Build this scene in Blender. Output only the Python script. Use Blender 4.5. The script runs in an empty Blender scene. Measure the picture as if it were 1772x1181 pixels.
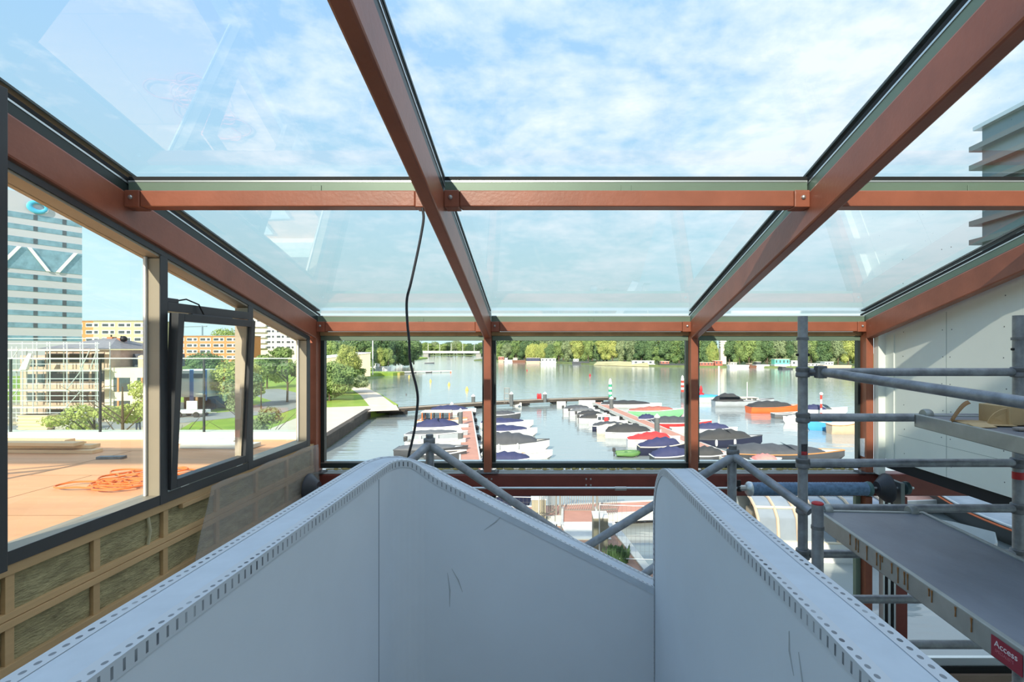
import bpy, math, random
from mathutils import Vector, Matrix, noise

# ------------------------------------------------------------------ camera, sky, sun, exposure
S = bpy.context.scene
COL = S.collection
S.view_settings.view_transform = 'Standard'
S.view_settings.look = 'None'
S.view_settings.gamma = 1
S.view_settings.use_curve_mapping = False
S.view_settings.exposure = 0.35
F, CX, CY = 886.0, 948.0, 608.0           # focal length in pixels and the principal point (frame 1772 x 1181)
cam = bpy.data.cameras.new('camera')
cam.sensor_width = 36; cam.lens = 18
cam.shift_x = -(CX - 886) / 1772; cam.shift_y = (CY - 590.5) / 1772
cam.clip_start = 0.05; cam.clip_end = 6000
cam_ob = bpy.data.objects.new('camera', cam); COL.objects.link(cam_ob)
cam_ob.location = (0, 0, 0); cam_ob.rotation_euler = (math.pi / 2, 0, 0)
S.camera = cam_ob

SUN = Vector((0.227, 1.0, -0.555)).normalized()
sl = bpy.data.lights.new('sun', 'SUN'); sl.energy = 6.0; sl.angle = 0.009; sl.color = (1.0, 0.90, 0.76)
so = bpy.data.objects.new('sun', sl); COL.objects.link(so)
so.rotation_euler = SUN.to_track_quat('-Z', 'Y').to_euler(); so.location = (-20, -60, 40)

W = bpy.data.worlds.new('sky'); S.world = W; W.use_nodes = True
nt = W.node_tree; nt.nodes.clear()
def wn(t, **k):
    n = nt.nodes.new(t)
    for a, b in k.items(): setattr(n, a, b)
    return n
tc = wn('ShaderNodeTexCoord'); sep = wn('ShaderNodeSeparateXYZ'); nt.links.new(tc.outputs['Generated'], sep.inputs[0])
def wm(op, a, b=None):
    n = wn('ShaderNodeMath', operation=op)
    for i, q in enumerate((a, b)):
        if q is None: continue
        if isinstance(q, (int, float)): n.inputs[i].default_value = q
        else: nt.links.new(q, n.inputs[i])
    if op == 'MULTIPLY_ADD': n.inputs[2].default_value = 0.18
    return n.outputs[0]
zc = wm('MAXIMUM', sep.outputs[2], 0.0)
den = wm('ADD', zc, 0.12)
comb = wn('ShaderNodeCombineXYZ')
nt.links.new(wm('DIVIDE', sep.outputs[0], den), comb.inputs[0]); nt.links.new(wm('DIVIDE', sep.outputs[1], den), comb.inputs[1])
grad = wn('ShaderNodeValToRGB'); nt.links.new(zc, grad.inputs[0])
ge = grad.color_ramp.elements
ge[0].position = 0; ge[0].color = (0.44, 0.59, 0.60, 1)
ge[1].position = 1; ge[1].color = (0.26, 0.42, 0.70, 1)
e = ge.new(0.18); e.color = (0.36, 0.53, 0.60, 1)
e = ge.new(0.50); e.color = (0.26, 0.42, 0.64, 1)
n1 = wn('ShaderNodeTexNoise'); n1.inputs['Scale'].default_value = 1.7; n1.inputs['Detail'].default_value = 9; n1.inputs['Roughness'].default_value = 0.62; n1.inputs['Distortion'].default_value = 0.35
nt.links.new(comb.outputs[0], n1.inputs['Vector'])
n2 = wn('ShaderNodeTexNoise'); n2.inputs['Scale'].default_value = 9; n2.inputs['Detail'].default_value = 6; n2.inputs['Roughness'].default_value = 0.6
nt.links.new(comb.outputs[0], n2.inputs['Vector'])
bias = wm('MULTIPLY', sep.outputs[0], 0.13)      # more cloud on the right of the sky
cl = wm('ADD', wm('ADD', wm('MULTIPLY', n1.outputs[0], 0.7), wm('MULTIPLY', n2.outputs[0], 0.3)), bias)
cr = wn('ShaderNodeValToRGB'); nt.links.new(cl, cr.inputs[0])
ce = cr.color_ramp.elements; ce[0].position = 0.42; ce[0].color = (0, 0, 0, 1); ce[1].position = 0.63; ce[1].color = (0.95, 0.95, 0.95, 1)
mx = wn('ShaderNodeMixRGB'); nt.links.new(wm('MULTIPLY', cr.outputs[0], wm('MINIMUM', wm('MULTIPLY_ADD', zc, 2.2), 1.0)), mx.inputs[0]); nt.links.new(grad.outputs[0], mx.inputs[1]); mx.inputs[2].default_value = (0.64, 0.67, 0.72, 1)
bg = wn('ShaderNodeBackground'); bg.inputs[1].default_value = 1.45; nt.links.new(mx.outputs[0], bg.inputs[0])
wo = wn('ShaderNodeOutputWorld'); nt.links.new(bg.outputs[0], wo.inputs[0])

# ------------------------------------------------------------------ helpers
OFF = {}
def lin(c):
    c = c / 255.0
    return c / 12.92 if c <= 0.04045 else ((c + 0.055) / 1.055) ** 2.4
def rgb(*c): return (lin(c[0]), lin(c[1]), lin(c[2]), 1)

def M(name, c, rough=0.6, metal=0.0, var=0.0, scale=4.0, bump=0.0, bscale=None, stretch=None, c2=None, spec=0.5):
    m = bpy.data.materials.new(name); m.use_nodes = True
    t = m.node_tree; b = t.nodes['Principled BSDF']
    col = rgb(*c)
    b.inputs['Base Color'].default_value = col; b.inputs['Roughness'].default_value = rough; b.inputs['Metallic'].default_value = metal
    b.inputs['Specular IOR Level'].default_value = spec
    if var or bump or c2:
        co = t.nodes.new('ShaderNodeTexCoord'); mp = t.nodes.new('ShaderNodeMapping'); t.links.new(co.outputs['Object'], mp.inputs[0])
        if stretch: mp.inputs['Scale'].default_value = stretch
        n = t.nodes.new('ShaderNodeTexNoise'); n.inputs['Scale'].default_value = scale; n.inputs['Detail'].default_value = 6; n.inputs['Roughness'].default_value = 0.6
        t.links.new(mp.outputs[0], n.inputs['Vector'])
        if var or c2:
            r = t.nodes.new('ShaderNodeValToRGB'); t.links.new(n.outputs[0], r.inputs[0])
            d = rgb(*c2) if c2 else tuple(x * (1 - var) for x in col[:3]) + (1,)
            l = col if c2 else tuple(min(1, x * (1 + var * 0.6)) for x in col[:3]) + (1,)
            r.color_ramp.elements[0].position = 0.32; r.color_ramp.elements[0].color = d
            r.color_ramp.elements[1].position = 0.66; r.color_ramp.elements[1].color = l
            t.links.new(r.outputs[0], b.inputs['Base Color'])
        if bump:
            n3 = t.nodes.new('ShaderNodeTexNoise'); n3.inputs['Scale'].default_value = bscale or scale * 3; n3.inputs['Detail'].default_value = 5
            t.links.new(mp.outputs[0], n3.inputs['Vector'])
            bp = t.nodes.new('ShaderNodeBump'); bp.inputs['Strength'].default_value = bump; bp.inputs['Distance'].default_value = 0.02
            t.links.new(n3.outputs[0], bp.inputs['Height']); t.links.new(bp.outputs[0], b.inputs['Normal'])
    return m

def glass_mat(name, tint, refl=1.0, rough=0.0):
    m = bpy.data.materials.new(name); m.use_nodes = True; t = m.node_tree; t.nodes.clear()
    tr = t.nodes.new('ShaderNodeBsdfTransparent'); tr.inputs[0].default_value = tint
    gl = t.nodes.new('ShaderNodeBsdfGlossy'); gl.inputs['Roughness'].default_value = rough
    fr = t.nodes.new('ShaderNodeFresnel'); fr.inputs[0].default_value = 1.5
    ge_ = t.nodes.new('ShaderNodeNewGeometry')
    inv = t.nodes.new('ShaderNodeMath'); inv.operation = 'SUBTRACT'; inv.inputs[0].default_value = 1; t.links.new(ge_.outputs['Backfacing'], inv.inputs[1])
    mm = t.nodes.new('ShaderNodeMath'); mm.operation = 'MULTIPLY'; t.links.new(inv.outputs[0], mm.inputs[0]); mm.inputs[1].default_value = refl
    mu = t.nodes.new('ShaderNodeMath'); mu.operation = 'MULTIPLY'; t.links.new(fr.outputs[0], mu.inputs[0]); t.links.new(mm.outputs[0], mu.inputs[1]); mu.use_clamp = True
    mix = t.nodes.new('ShaderNodeMixShader'); t.links.new(mu.outputs[0], mix.inputs[0]); t.links.new(tr.outputs[0], mix.inputs[1]); t.links.new(gl.outputs[0], mix.inputs[2])
    o = t.nodes.new('ShaderNodeOutputMaterial'); t.links.new(mix.outputs[0], o.inputs[0])
    return m

class MB:
    def __init__(s): s.v = []; s.f = []; s.uv = {}
    def add(s, vs, fs):
        o = len(s.v); s.v += [tuple(p) for p in vs]; s.f += [tuple(i + o for i in f) for f in fs]; return s
    def box(s, x0, x1, y0, y1, z0, z1):
        return s.hexa([(x0,y0,z0),(x1,y0,z0),(x1,y1,z0),(x0,y1,z0),(x0,y0,z1),(x1,y0,z1),(x1,y1,z1),(x0,y1,z1)])
    def hexa(s, p):
        return s.add(p, [(3,2,1,0),(4,5,6,7),(0,1,5,4),(1,2,6,5),(2,3,7,6),(3,0,4,7)])
    def obox(s, c, d, rz=0, rx=0, ry=0):
        m = Matrix.Translation(c) @ Matrix.Rotation(rz,4,'Z') @ Matrix.Rotation(ry,4,'Y') @ Matrix.Rotation(rx,4,'X')
        a,b,h = d[0]/2,d[1]/2,d[2]/2
        return s.hexa([m @ Vector(q) for q in ((-a,-b,-h),(a,-b,-h),(a,b,-h),(-a,b,-h),(-a,-b,h),(a,-b,h),(a,b,h),(-a,b,h))])
    def slope(s, x0, x1, y0, y1, b, t, k=0.2438):      # box that follows the roof pitch; b, t are heights at y = 0
        return s.hexa([(x0,y0,b-k*y0),(x1,y0,b-k*y0),(x1,y1,b-k*y1),(x0,y1,b-k*y1),(x0,y0,t-k*y0),(x1,y0,t-k*y0),(x1,y1,t-k*y1),(x0,y1,t-k*y1)])
    def tube(s, pts, r, n=12, cap=True):
        pts = [Vector(p) for p in pts]; k = len(pts); rs = r if isinstance(r,(list,tuple)) else [r]*k
        t0 = (pts[1]-pts[0]).normalized()
        u = t0.cross(Vector((0,0,1)));
        if u.length < 1e-3: u = t0.cross(Vector((0,1,0)))
        u.normalize(); vs = []
        for i,p in enumerate(pts):
            t = (pts[min(i+1,k-1)]-pts[max(i-1,0)]).normalized()
            u = (u - t*u.dot(t)).normalized(); w = t.cross(u)
            for j in range(n):
                a = 2*math.pi*j/n; vs.append(p + (u*math.cos(a)+w*math.sin(a))*rs[i])
        fs = [(i*n+j, i*n+(j+1)%n, (i+1)*n+(j+1)%n, (i+1)*n+j) for i in range(k-1) for j in range(n)]
        if cap: fs += [tuple(range(n-1,-1,-1)), tuple((k-1)*n+j for j in range(n))]
        return s.add(vs, fs)
    def lathe(s, prof, c, axis='Z', n=24):              # prof = [(radius, height)]
        c = Vector(c); vs = []
        for r,h in prof:
            for j in range(n):
                a = 2*math.pi*j/n; q = (r*math.cos(a), r*math.sin(a), h)
                if axis == 'X': q = (q[2], q[0], q[1])
                elif axis == 'Y': q = (q[0], q[2], q[1])
                vs.append(c + Vector(q))
        k = len(prof)
        fs = [(i*n+j, i*n+(j+1)%n, (i+1)*n+(j+1)%n, (i+1)*n+j) for i in range(k-1) for j in range(n)]
        fs += [tuple(range(n-1,-1,-1)), tuple((k-1)*n+j for j in range(n))]
        return s.add(vs, fs)
    def prism(s, poly, ext):                            # 3-D polygon pushed along ext
        n = len(poly); e = Vector(ext); vs = [Vector(p) for p in poly] + [Vector(p)+e for p in poly]
        return s.add(vs, [tuple(range(n-1,-1,-1)), tuple(range(n,2*n))] + [(i,(i+1)%n,n+(i+1)%n,n+i) for i in range(n)])
    def loft(s, rings, close=True, caps=True):
        n = len(rings[0]); vs = [p for r in rings for p in r]
        m = n if close else n-1
        fs = [(i*n+j, i*n+(j+1)%n, (i+1)*n+(j+1)%n, (i+1)*n+j) for i in range(len(rings)-1) for j in range(m)]
        if caps: fs += [tuple(range(n-1,-1,-1)), tuple((len(rings)-1)*n+j for j in range(n))]
        return s.add(vs, fs)
    def ball(s, c, r, nu=12, nv=8):
        rx,ry,rz = r if isinstance(r,(list,tuple)) else (r,r,r)
        rings = []
        for i in range(nv+1):
            a = math.pi*i/nv; sr = max(math.sin(a), 0.01)
            rings.append([(c[0]+rx*sr*math.cos(2*math.pi*j/nu), c[1]+ry*sr*math.sin(2*math.pi*j/nu), c[2]-rz*math.cos(a)) for j in range(nu)])
        return s.loft(rings)
    def build(s, name, mat, parent=None, smooth=False, bevel=0, uvs=None):
        me = bpy.data.meshes.new(name)
        off = OFF.get(parent.name, Vector((0,0,0))) if parent else Vector((0,0,0))
        me.from_pydata([(a-off[0], b-off[1], c-off[2]) for a,b,c in s.v], [], s.f)
        if uvs:
            ul = me.uv_layers.new(name='uv')
            for i,l in enumerate(me.loops): ul.data[i].uv = uvs[l.vertex_index]
        if smooth:
            me.polygons.foreach_set('use_smooth', [True]*len(me.polygons))
            try: me.set_sharp_from_angle(angle=0.7)
            except Exception: pass
        me.materials.append(mat); me.update()
        o = bpy.data.objects.new(name, me); COL.objects.link(o)
        if parent: o.parent = parent
        OFF[o.name] = off
        if bevel:
            bv = o.modifiers.new('bevel','BEVEL'); bv.width = bevel; bv.segments = 2; bv.limit_method = 'ANGLE'
        return o

def tag(o, label=None, cat=None, group=None, kind=None):
    if label: o['label'] = label
    if cat: o['category'] = cat
    if group: o['group'] = group
    if kind: o['kind'] = kind
    return o
def thing(name, label, cat, loc=(0,0,0), group=None, kind=None):
    o = bpy.data.objects.new(name, None); COL.objects.link(o); o.location = loc; o.empty_display_size = 0.1
    OFF[o.name] = Vector(loc)
    return tag(o, label, cat, group, kind)
def copy_tree(o, parent=None):
    c = o.copy(); COL.objects.link(c); c.parent = parent
    for ch in list(o.children): copy_tree(ch, c)
    return c
def relabel(o, label, group=None):
    o['label'] = label
    if group: o['group'] = group
    return o
def at(px, py, Y): return Vector(((px-CX)/F*Y, Y, (CY-py)/F*Y))       # a measured point at depth Y
def gr(px, py, z):                                                     # a measured point lying at height z
    Y = -z*F/(py-CY); return Vector(((px-CX)/F*Y, Y, z))
WZ = -8.0     # water level, 8 m below the eye
GZ = -7.0     # quay level

# ------------------------------------------------------------------ materials
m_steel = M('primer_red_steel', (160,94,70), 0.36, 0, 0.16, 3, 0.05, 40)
m_steel_shade = M('primer_red_steel_shaded', (124,60,50), 0.45, 0, 0.16, 3, 0.05, 40)  # darker copy of the primer steel, shade put into the colour
m_bolt = M('galvanised_bolt', (190,190,186), 0.35, 0.8)
m_green = M('green_grey_aluminium', (116,136,118), 0.4, 0.15, 0.08, 2)
m_dgreen = M('dark_green_aluminium', (52,62,60), 0.4, 0.2, 0.08, 2)
m_gasket = M('black_gasket', (18,20,20), 0.7)
m_alu = M('bare_aluminium_strip', (215,222,222), 0.3, 0.7)
m_frame = M('anthracite_window_frame', (62,64,66), 0.45, 0.1, 0.06, 3)
m_reveal = M('beige_window_reveal', (160,150,130), 0.5, 0.1, 0.08, 2)
m_timber = M('pine_batten', (206,170,122), 0.7, 0, 0.22, 3, 0.15, 30, (1,0.15,1))
m_wool = M('mineral_wool', (178,166,124), 0.95, 0, 0.35, 7, 0.9, 26, (1,1,3.5))
m_plaster = M('raw_plasterboard', (222,229,234), 0.75, 0, 0.04, 1.5)
m_wallboard = M('pale_green_wall_board', (238,242,232), 0.7, 0, 0.04, 1.2)
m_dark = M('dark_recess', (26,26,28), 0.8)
m_concrete = M('concrete', (150,148,142), 0.85, 0, 0.15, 2, 0.2)
m_ceil = M('grey_ceiling', (150,150,148), 0.9)
m_glass = glass_mat('clear_glass', (0.965,0.985,0.98,1), 1.0)
m_roofglass = glass_mat('blue_tinted_roof_glass', (0.955,0.985,0.98,1), 2.0)
m_balglass = glass_mat('balustrade_glass', (0.90,0.96,0.93,1), 1.0)
m_tube = M('galvanised_scaffold_tube', (152,156,160), 0.42, 0.45, 0.35, 14, 0.1, 60)
m_collar = M('scaffold_collar', (122,124,126), 0.5, 0.45, 0.3, 20)
m_plank = M('phenolic_scaffold_board', (122,126,134), 0.42, 0.0, 0.3, 2.2, 0.05, 50, (1,0.5,1))
m_chan = M('aluminium_deck_edge', (168,172,168), 0.45, 0.5, 0.15, 8)
m_red = M('red_plastic', (190,40,44), 0.5)
m_card = M('cardboard', (206,176,130), 0.85, 0, 0.08, 5)
m_white = M('white_paint', (235,235,230), 0.5)
m_black = M('black_rubber', (20,20,22), 0.55)
# ================================================================== STEEL FRAME
K = 0.2438                      # roof pitch
ZB, ZT = 1.69, 1.925            # under side and top of the rafters, as heights at y = 0
FY = 6.3                        # inside plane of the glazed front
RX = [(-2.94,-2.85),(-0.79,-0.70),(1.763,1.853),(3.92,4.01)]
rname = ['beside the left side windows','left of the middle roof bay','right of the middle roof bay','along the top of the pale right wall']
for i,(a,b) in enumerate(RX):
    t = thing('steel_rafter','rust-red painted steel rafter '+rname[i],'beam',(a,2,ZB-2*K), group='sloping roof rafters')
    MB().slope(a,b,-4.2,FY+0.03,ZB,ZT).build('beam',m_steel,t,bevel=0.014)
    c = (a+b)/2; y1 = FY+0.14
    MB().slope(c-0.034,c+0.034,-4.2,y1,ZT+.001,ZT+0.066).build('glazing_profile',m_green if i>1 else m_dgreen,t)
    MB().slope(c-0.038,c+0.038,-4.2,y1,ZT+0.066,ZT+0.078).build('reflection_strip',m_alu,t)  # pale strip standing in for a reflected line above the profile
    MB().slope(c-0.036,c+0.036,-4.2,y1,ZT+0.078,ZT+0.108).build('gasket',m_gasket,t)
    MB().slope(c-0.03,c+0.03,-4.2,y1,ZT+0.145,ZT+0.165).build('cover_cap',m_dgreen,t,bevel=.003)
cname = ['at the left corner of the glazed front','between the left and middle front windows','between the middle and right front windows','between the right front window and the pale wall']
for i,(a,b) in enumerate(RX):
    t = thing('steel_column','rust-red steel column '+cname[i],'column',(a,FY,-4.6), group='front columns')
    MB().box(a,b,FY,FY+0.18,-1.50,ZB-K*FY+.19).build('post',m_steel,t,bevel=0.008)
    MB().box(a,b,FY+.02,FY+0.18,-4.6,-1.80).build('lower_post',m_steel,t,bevel=0.008)
    bp = MB().box(a-0.09,b+0.09,FY-0.03,FY+0.12,-1.507,-1.492).build('base_plate',m_collar,t,bevel=.002)
    for sx in (a-0.055,b+0.055):
        MB().lathe([(0.014,0),(0.014,0.014),(0.008,0.014),(0.008,.03)],(sx,FY+0.03,-1.492),'Z',8).build('bolt',m_bolt,bp)
# torn paper sheet stuck on the right column
pp = [(3.914,6.33,-1.08),(3.914,6.45,-1.10),(3.914,6.44,-1.16),(3.914,6.465,-1.2),(3.914,6.46,-1.32),(3.914,6.44,-1.35),(3.914,6.42,-1.31),(3.914,6.33,-1.31)]
o = MB().prism(pp,(.004,0,0)).build('paper_sheet',M('torn_paper',(225,225,228),.8,0,.15,30)); tag(o,'torn white paper sheet with faint writing stuck on the right-hand front column','paper')

# cross beams: purlins halfway up the roof and eaves beams above the front windows
pur = [('purlin','steel purlin halfway up the left roof bay'),('purlin','steel purlin halfway up the middle roof bay'),('purlin','steel purlin halfway up the right roof bay')]
bays = [(RX[0][1],RX[1][0]),(RX[1][1],RX[2][0]),(RX[2][1],RX[3][0])]
bn = ['left','middle','right']
for i,(x0,x1) in enumerate(bays):
    for kind in (0,1):
        if kind == 0: yf, zt, h, d = 3.445, 1.083, 0.108, 0.105
        else: yf, zt, h, d = FY+.005, 0.362, 0.118, 0.10
        nm, lb = ('steel_purlin','rust-red steel purlin halfway up the %s roof bay'%bn[i]) if kind==0 else ('eaves_beam','rust-red steel eaves beam above the %s front window'%bn[i])
        t = thing(nm,lb,'beam',(x0,yf,zt-h),group='cross beams between the rafters')
        MB().box(x0+0.105,x1-0.105,yf,yf+d,zt-h,zt).build('beam',m_steel,t,bevel=0.007)
        for sx,s in ((x0,1),(x1,-1)):
            br = MB().box(min(sx,sx+s*0.103),max(sx,sx+s*0.103),yf-0.004,yf+d+.004,zt-h-.006,zt+.002).build('end_bracket',m_steel,t,bevel=0.006)
            MB().lathe([(0.015,0),(0.015,-0.006),(0.011,-0.012),(0.004,-.014)],(sx+s*0.045,yf-0.004,zt-h*.45),'Y',12).build('bolt',m_bolt,br)
        y2 = yf+0.035
        MB().box(x0,x1,y2,y2+0.06,zt+.001,zt+0.066).build('glazing_profile',m_green,t)
        MB().box(x0,x1,y2-.003,y2+0.063,zt+0.066,zt+0.078).build('reflection_strip',m_alu,t)  # reflected line drawn as a pale strip here too
        if kind==0: MB().box(x0,x1,y2,y2+0.06,zt+0.078,zt+0.104).build('gasket',m_gasket,t)
        xm = x0+(x1-x0)*(.5 if i!=0 else .62)
        MB().box(xm-.035,xm+.035,y2-.006,y2,zt+.002,zt+.045).build('clip',m_green,t,bevel=.002)

# roof panes
k = 5
for i in range(3):
    c0 = (RX[i][0]+RX[i][1])/2; c1 = (RX[i+1][0]+RX[i+1][1])/2
    for r,(y0,y1) in enumerate(((0.9,3.50),(3.52,6.42))):
        o = MB().slope(c0+.004,c1-.004,y0,y1,ZT+0.112,ZT+0.132).build('window_%d'%k,m_roofglass)
        tag(o,'%s sloping roof glass pane in the %s bay'%(('upper','lower')[r],bn[i]),'window',kind='structure',group='roof panes'); k += 1

# front windows
for i,(x0,x1) in enumerate(bays):
    t = thing('window_%d'%(i+2),'%s front window looking out over the harbour'%bn[i],'window',(x0,FY+.15,-1.45),kind='structure')
    fy0,fy1 = FY+0.12,FY+0.19
    l,r = (x0+.002,x1-.002)
    MB().box(l,r,fy0,fy1,0.132,0.192).build('head_rail',m_green,t,bevel=.003)
    MB().box(l,l+.045,fy0,fy1,-1.40,0.132).build('left_stile',m_dgreen,t)
    MB().box(r-.03,r,fy0,fy1,-1.40,0.132).build('right_stile',m_dgreen,t)
    MB().box(l,r,fy0,fy1,-1.47,-1.405).build('bottom_rail',m_dgreen,t)
    MB().box(l,r,fy0+.002,fy1+.01,-1.405,-1.38).build('bottom_bead',m_alu,t)
    MB().box(l+.01,r-.01,fy0+.03,fy0+.05,-1.39,0.14).build('pane',m_glass,t)
    o = MB().box(x0,x1,FY+0.10,FY+0.2,0.193,0.242).build('timber_packer',m_timber); tag(o,'bare timber packer between eaves beam and the %s front window'%bn[i],'timber')
    # expanding foam bead
    random.seed(i+4); m = MB(); xx = x0+.1
    while xx < x1-.1:
        r_ = random.uniform(.006,.016); m.ball((xx,FY+.115,-1.482+random.uniform(0,.006)),(random.uniform(.02,.06),.018,r_),8,5); xx += random.uniform(.03,.07)
    o = m.build('foam_bead',M('pu_foam%d'%i,(196,176,112),.9,0,.2,30),None,True); tag(o,'dried yellow foam bead under the %s front window'%bn[i],'foam',kind='stuff')

# large floor beam under the front windows
t = thing('steel_beam','long deep rust-red steel beam under the front windows','beam',(0,FY,-1.79))
MB().box(-3.0,6.2,FY,FY+0.20,-1.79,-1.515).build('beam',m_steel_shade,t,bevel=0.022)
MB().box(-2.9,4.0,FY+0.012,FY+0.21,-1.516,-1.508).build('pale_top_face',M('pale_beam_top',(176,182,180),.5,.1,.1,5),t)  # beam's top face as a pale plate, dust and light put into colour
for cx_ in (-0.72,0.50,1.9):
    for dx in (-.028,.028):
        for dz in (0,-.075): MB().lathe([(.011,0),(.011,-.006),(.006,-.008)],(cx_+dx,FY,-1.575+dz),'Y',10).build('bolt',m_bolt,t)

# right-hand lower bay: column, guide rails, sill rails
o = MB().box(4.20,4.43,FY+.0,FY+.2,-3.6,-1.80).build('lower_column',m_steel_shade,bevel=.01); tag(o,'short shade-darkened red column right of the door guide rails','column')
t = thing('door_guide','vertical galvanised door guide rails beside the lower right column','rail',(4.0,6.2,-4.6))
for x,w,mm in ((4.035,.02,m_alu),(4.07,.012,m_gasket),(4.095,.03,m_alu),(4.14,.016,m_gasket),(4.165,.022,m_alu)):
    MB().box(x,x+w,6.16,6.24,-4.6,-1.75).build('rail',mm,t)
t = thing('window_11','lower right window beyond the scaffold deck','window',(4.5,6.45,-4.2),kind='structure')
MB().box(4.45,7.4,6.40,6.46,-3.94,-3.84).build('bottom_rail',m_alu,t,bevel=.004)
MB().box(4.45,7.4,6.38,6.48,-4.02,-3.94).build('gasket',m_gasket,t)
MB().box(4.45,7.4,6.42,6.44,-3.86,-1.80).build('pane',m_glass,t)
MB().box(7.4,7.5,6.38,6.48,-4.6,-1.79).build('stile',m_dgreen,t)
o = MB().box(2.0,7.5,6.34,6.5,-4.6,-4.02).build('lower_sill',M('beige_sill',(150,128,108),.7,0,.1,4)); tag(o,'beige upstand below the lower right window','sill')
for i,(x0,x1) in enumerate(bays):
    t = thing('window_%d'%(12+i),'lower glazing under the %s front beam'%bn[i],'window',(x0,6.4,-4.6),kind='structure')
    MB().box(x0,x0+.05,6.40,6.46,-4.6,-1.79).build('left_stile',m_dgreen,t)
    MB().box(x1-.07,x1-.01,6.40,6.46,-4.6,-1.79).build('right_stile',m_green if i==2 else m_dgreen,t)
    MB().box(x0+.05,x1-.07,6.42,6.44,-4.5,-1.79).build('pane',m_glass,t)

# ================================================================== ROOM SHELL
tag(MB().box(-3.1,7.5,-4.2,6.5,-4.8,-4.6).build('floor',m_concrete),'concrete lower floor of the hall','floor',kind='structure')
# upper landing the camera stands over
tag(MB().box(-2.85,4.05,-4.2,0.25,-1.75,-1.55).build('floor_landing',m_concrete),'concrete upper landing behind the balustrades','floor',kind='structure')
# unseen additions: roof glass for more sky light, block against the sun
for i in range(3):
    c0 = (RX[i][0]+RX[i][1])/2; c1 = (RX[i+1][0]+RX[i+1][1])/2
    tag(MB().slope(c0+.004,c1-.004,-4.2,0.88,ZT+0.112,ZT+0.132).build('window_%d'%(20+i),m_roofglass),'unseen rear roof glass pane added for sky light over the %s bay'%bn[i],'window',kind='structure')
tag(MB().box(-2.9,4.1,-4.4,-4.3,-4.8,-2.2).build('wall_back',m_plaster),'low back wall','wall',kind='structure')
tag(MB().box(-5.2,14,-16,-9,-7,7.33).build('rear_sun_block',M('white_sun_block',(226,224,218),.8)),'unseen white block added behind the hall to keep off the sun','building',kind='structure')
tag(MB().prism([(-3.1,-4.2,-1.1),(-3.1,2.45,-1.1),(-3.1,2.45,1.9-K*2.45),(-3.1,-4.2,1.9+K*4.2)],(.14,0,0)).build('wall_left_rear',m_wallboard),'solid part of left wall behind the viewpoint','wall',kind='structure')
tag(MB().box(4.01,4.093,6.21,6.30,-1.5,.25).build('trim_2',m_wallboard),'pale green infill strip beside the right column','trim',kind='structure')
# right wall
zb = -1.30
t = thing('wall_right','pale green boarded wall on the right under the sloping rafter','wall',(4.1,0,zb),kind='structure')
WXR = 4.105
MB().prism([(WXR,-4.2,zb),(WXR,6.24,zb),(WXR,6.24,ZT-K*6.24),(WXR,-4.2,ZT+K*4.2)],(.14,0,0)).build('boarding',m_wallboard,t)
MB().box(WXR-.012,WXR,6.06,6.24,zb,ZB-K*6.1).build('edge_board',m_wallboard,t)
m = MB(); m.box(WXR-.0015,WXR,5.27,5.274,zb,ZB-K*5.27); m.box(WXR-.0015,WXR,1.0,6.0,-.985,-.982); m.box(WXR-.0015,WXR,3.27,3.274,zb,ZB-K*3.27)
m.build('board_joint',M('joint_line',(150,160,154),.8),t)
m = MB()
random.seed(3)
for yy in (5.22,5.32,4.6,4.0,3.4,5.9):
    for j in range(9): m.ball((WXR-.001,yy+random.uniform(-.02,.02),zb+.12+j*.28),(.002,.006,.006),6,4)
m.build('screw_heads',M('screw_grey',(90,96,94),.6),t)
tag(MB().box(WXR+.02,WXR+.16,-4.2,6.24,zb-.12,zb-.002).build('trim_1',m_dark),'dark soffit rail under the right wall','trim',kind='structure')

# ------------------------------------------------------------------ left wall: insulated studwork below the windows
LX = -2.87
t = thing('wall_left','timber stud wall with mineral wool below the left windows','wall',(LX,0,-4.6),kind='structure')
m = MB()
def woolpanel(mb,y0,y1,z0,z1,seed):
    random.seed(seed); ny,nz = max(3,int((y1-y0)/.05)),max(3,int((z1-z0)/.05))
    vs=[];fs=[]
    for i in range(ny+1):
        for j in range(nz+1):
            y=y0+(y1-y0)*i/ny; z=z0+(z1-z0)*j/nz
            vs.append((LX-.035+.014*noise.noise(Vector((y*4,z*6,seed)))+.006*noise.noise(Vector((y*25,z*25,seed))),y,z))
    for i in range(ny):
        for j in range(nz):
            a=i*(nz+1)+j; fs.append((a,a+nz+1,a+nz+2,a+1))
    mb.add(vs,fs)
rails = [-1.20,-1.40,-1.483,-1.68,-1.75,-2.2]
ys = [0.2,1.35,2.15,2.72,3.25,3.84,4.45,5.05,5.65,6.25]
for a,(zt_,zb_) in enumerate(((-1.20,-1.40),(-1.483,-1.68),(-1.75,-2.3),(-2.36,-3.2),(-3.26,-4.6))):
    for i in range(len(ys)-1): woolpanel(m,ys[i]+.05,ys[i+1]-.005,zb_,zt_,a*20+i)
wl = m.build('mineral_wool',m_wool,t,True)
MB().box(LX-.16,LX-.06,0.2,6.3,-4.6,-1.1).build('backing_board',m_timber,t)
for (z0,z1) in ((-1.20,-1.142),(-1.438,-1.40),(-1.483,-1.442),(-1.75,-1.68),(-2.36,-2.30),(-3.26,-3.2)):
    MB().box(LX-.06,LX-.005+random.uniform(-.004,.004),0.2,6.3,z0,z1).build('timber_rail',m_timber,t,bevel=.002)
for y in ys:
    MB().box(LX-.06,LX-.012,y,y+.048,-1.40,-1.20).build('timber_stud',m_timber,t,bevel=.002)
    MB().box(LX-.06,LX-.014,y+.0,y+.048,-4.6,-1.483).build('timber_stud',m_timber,t,bevel=.002)
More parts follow.
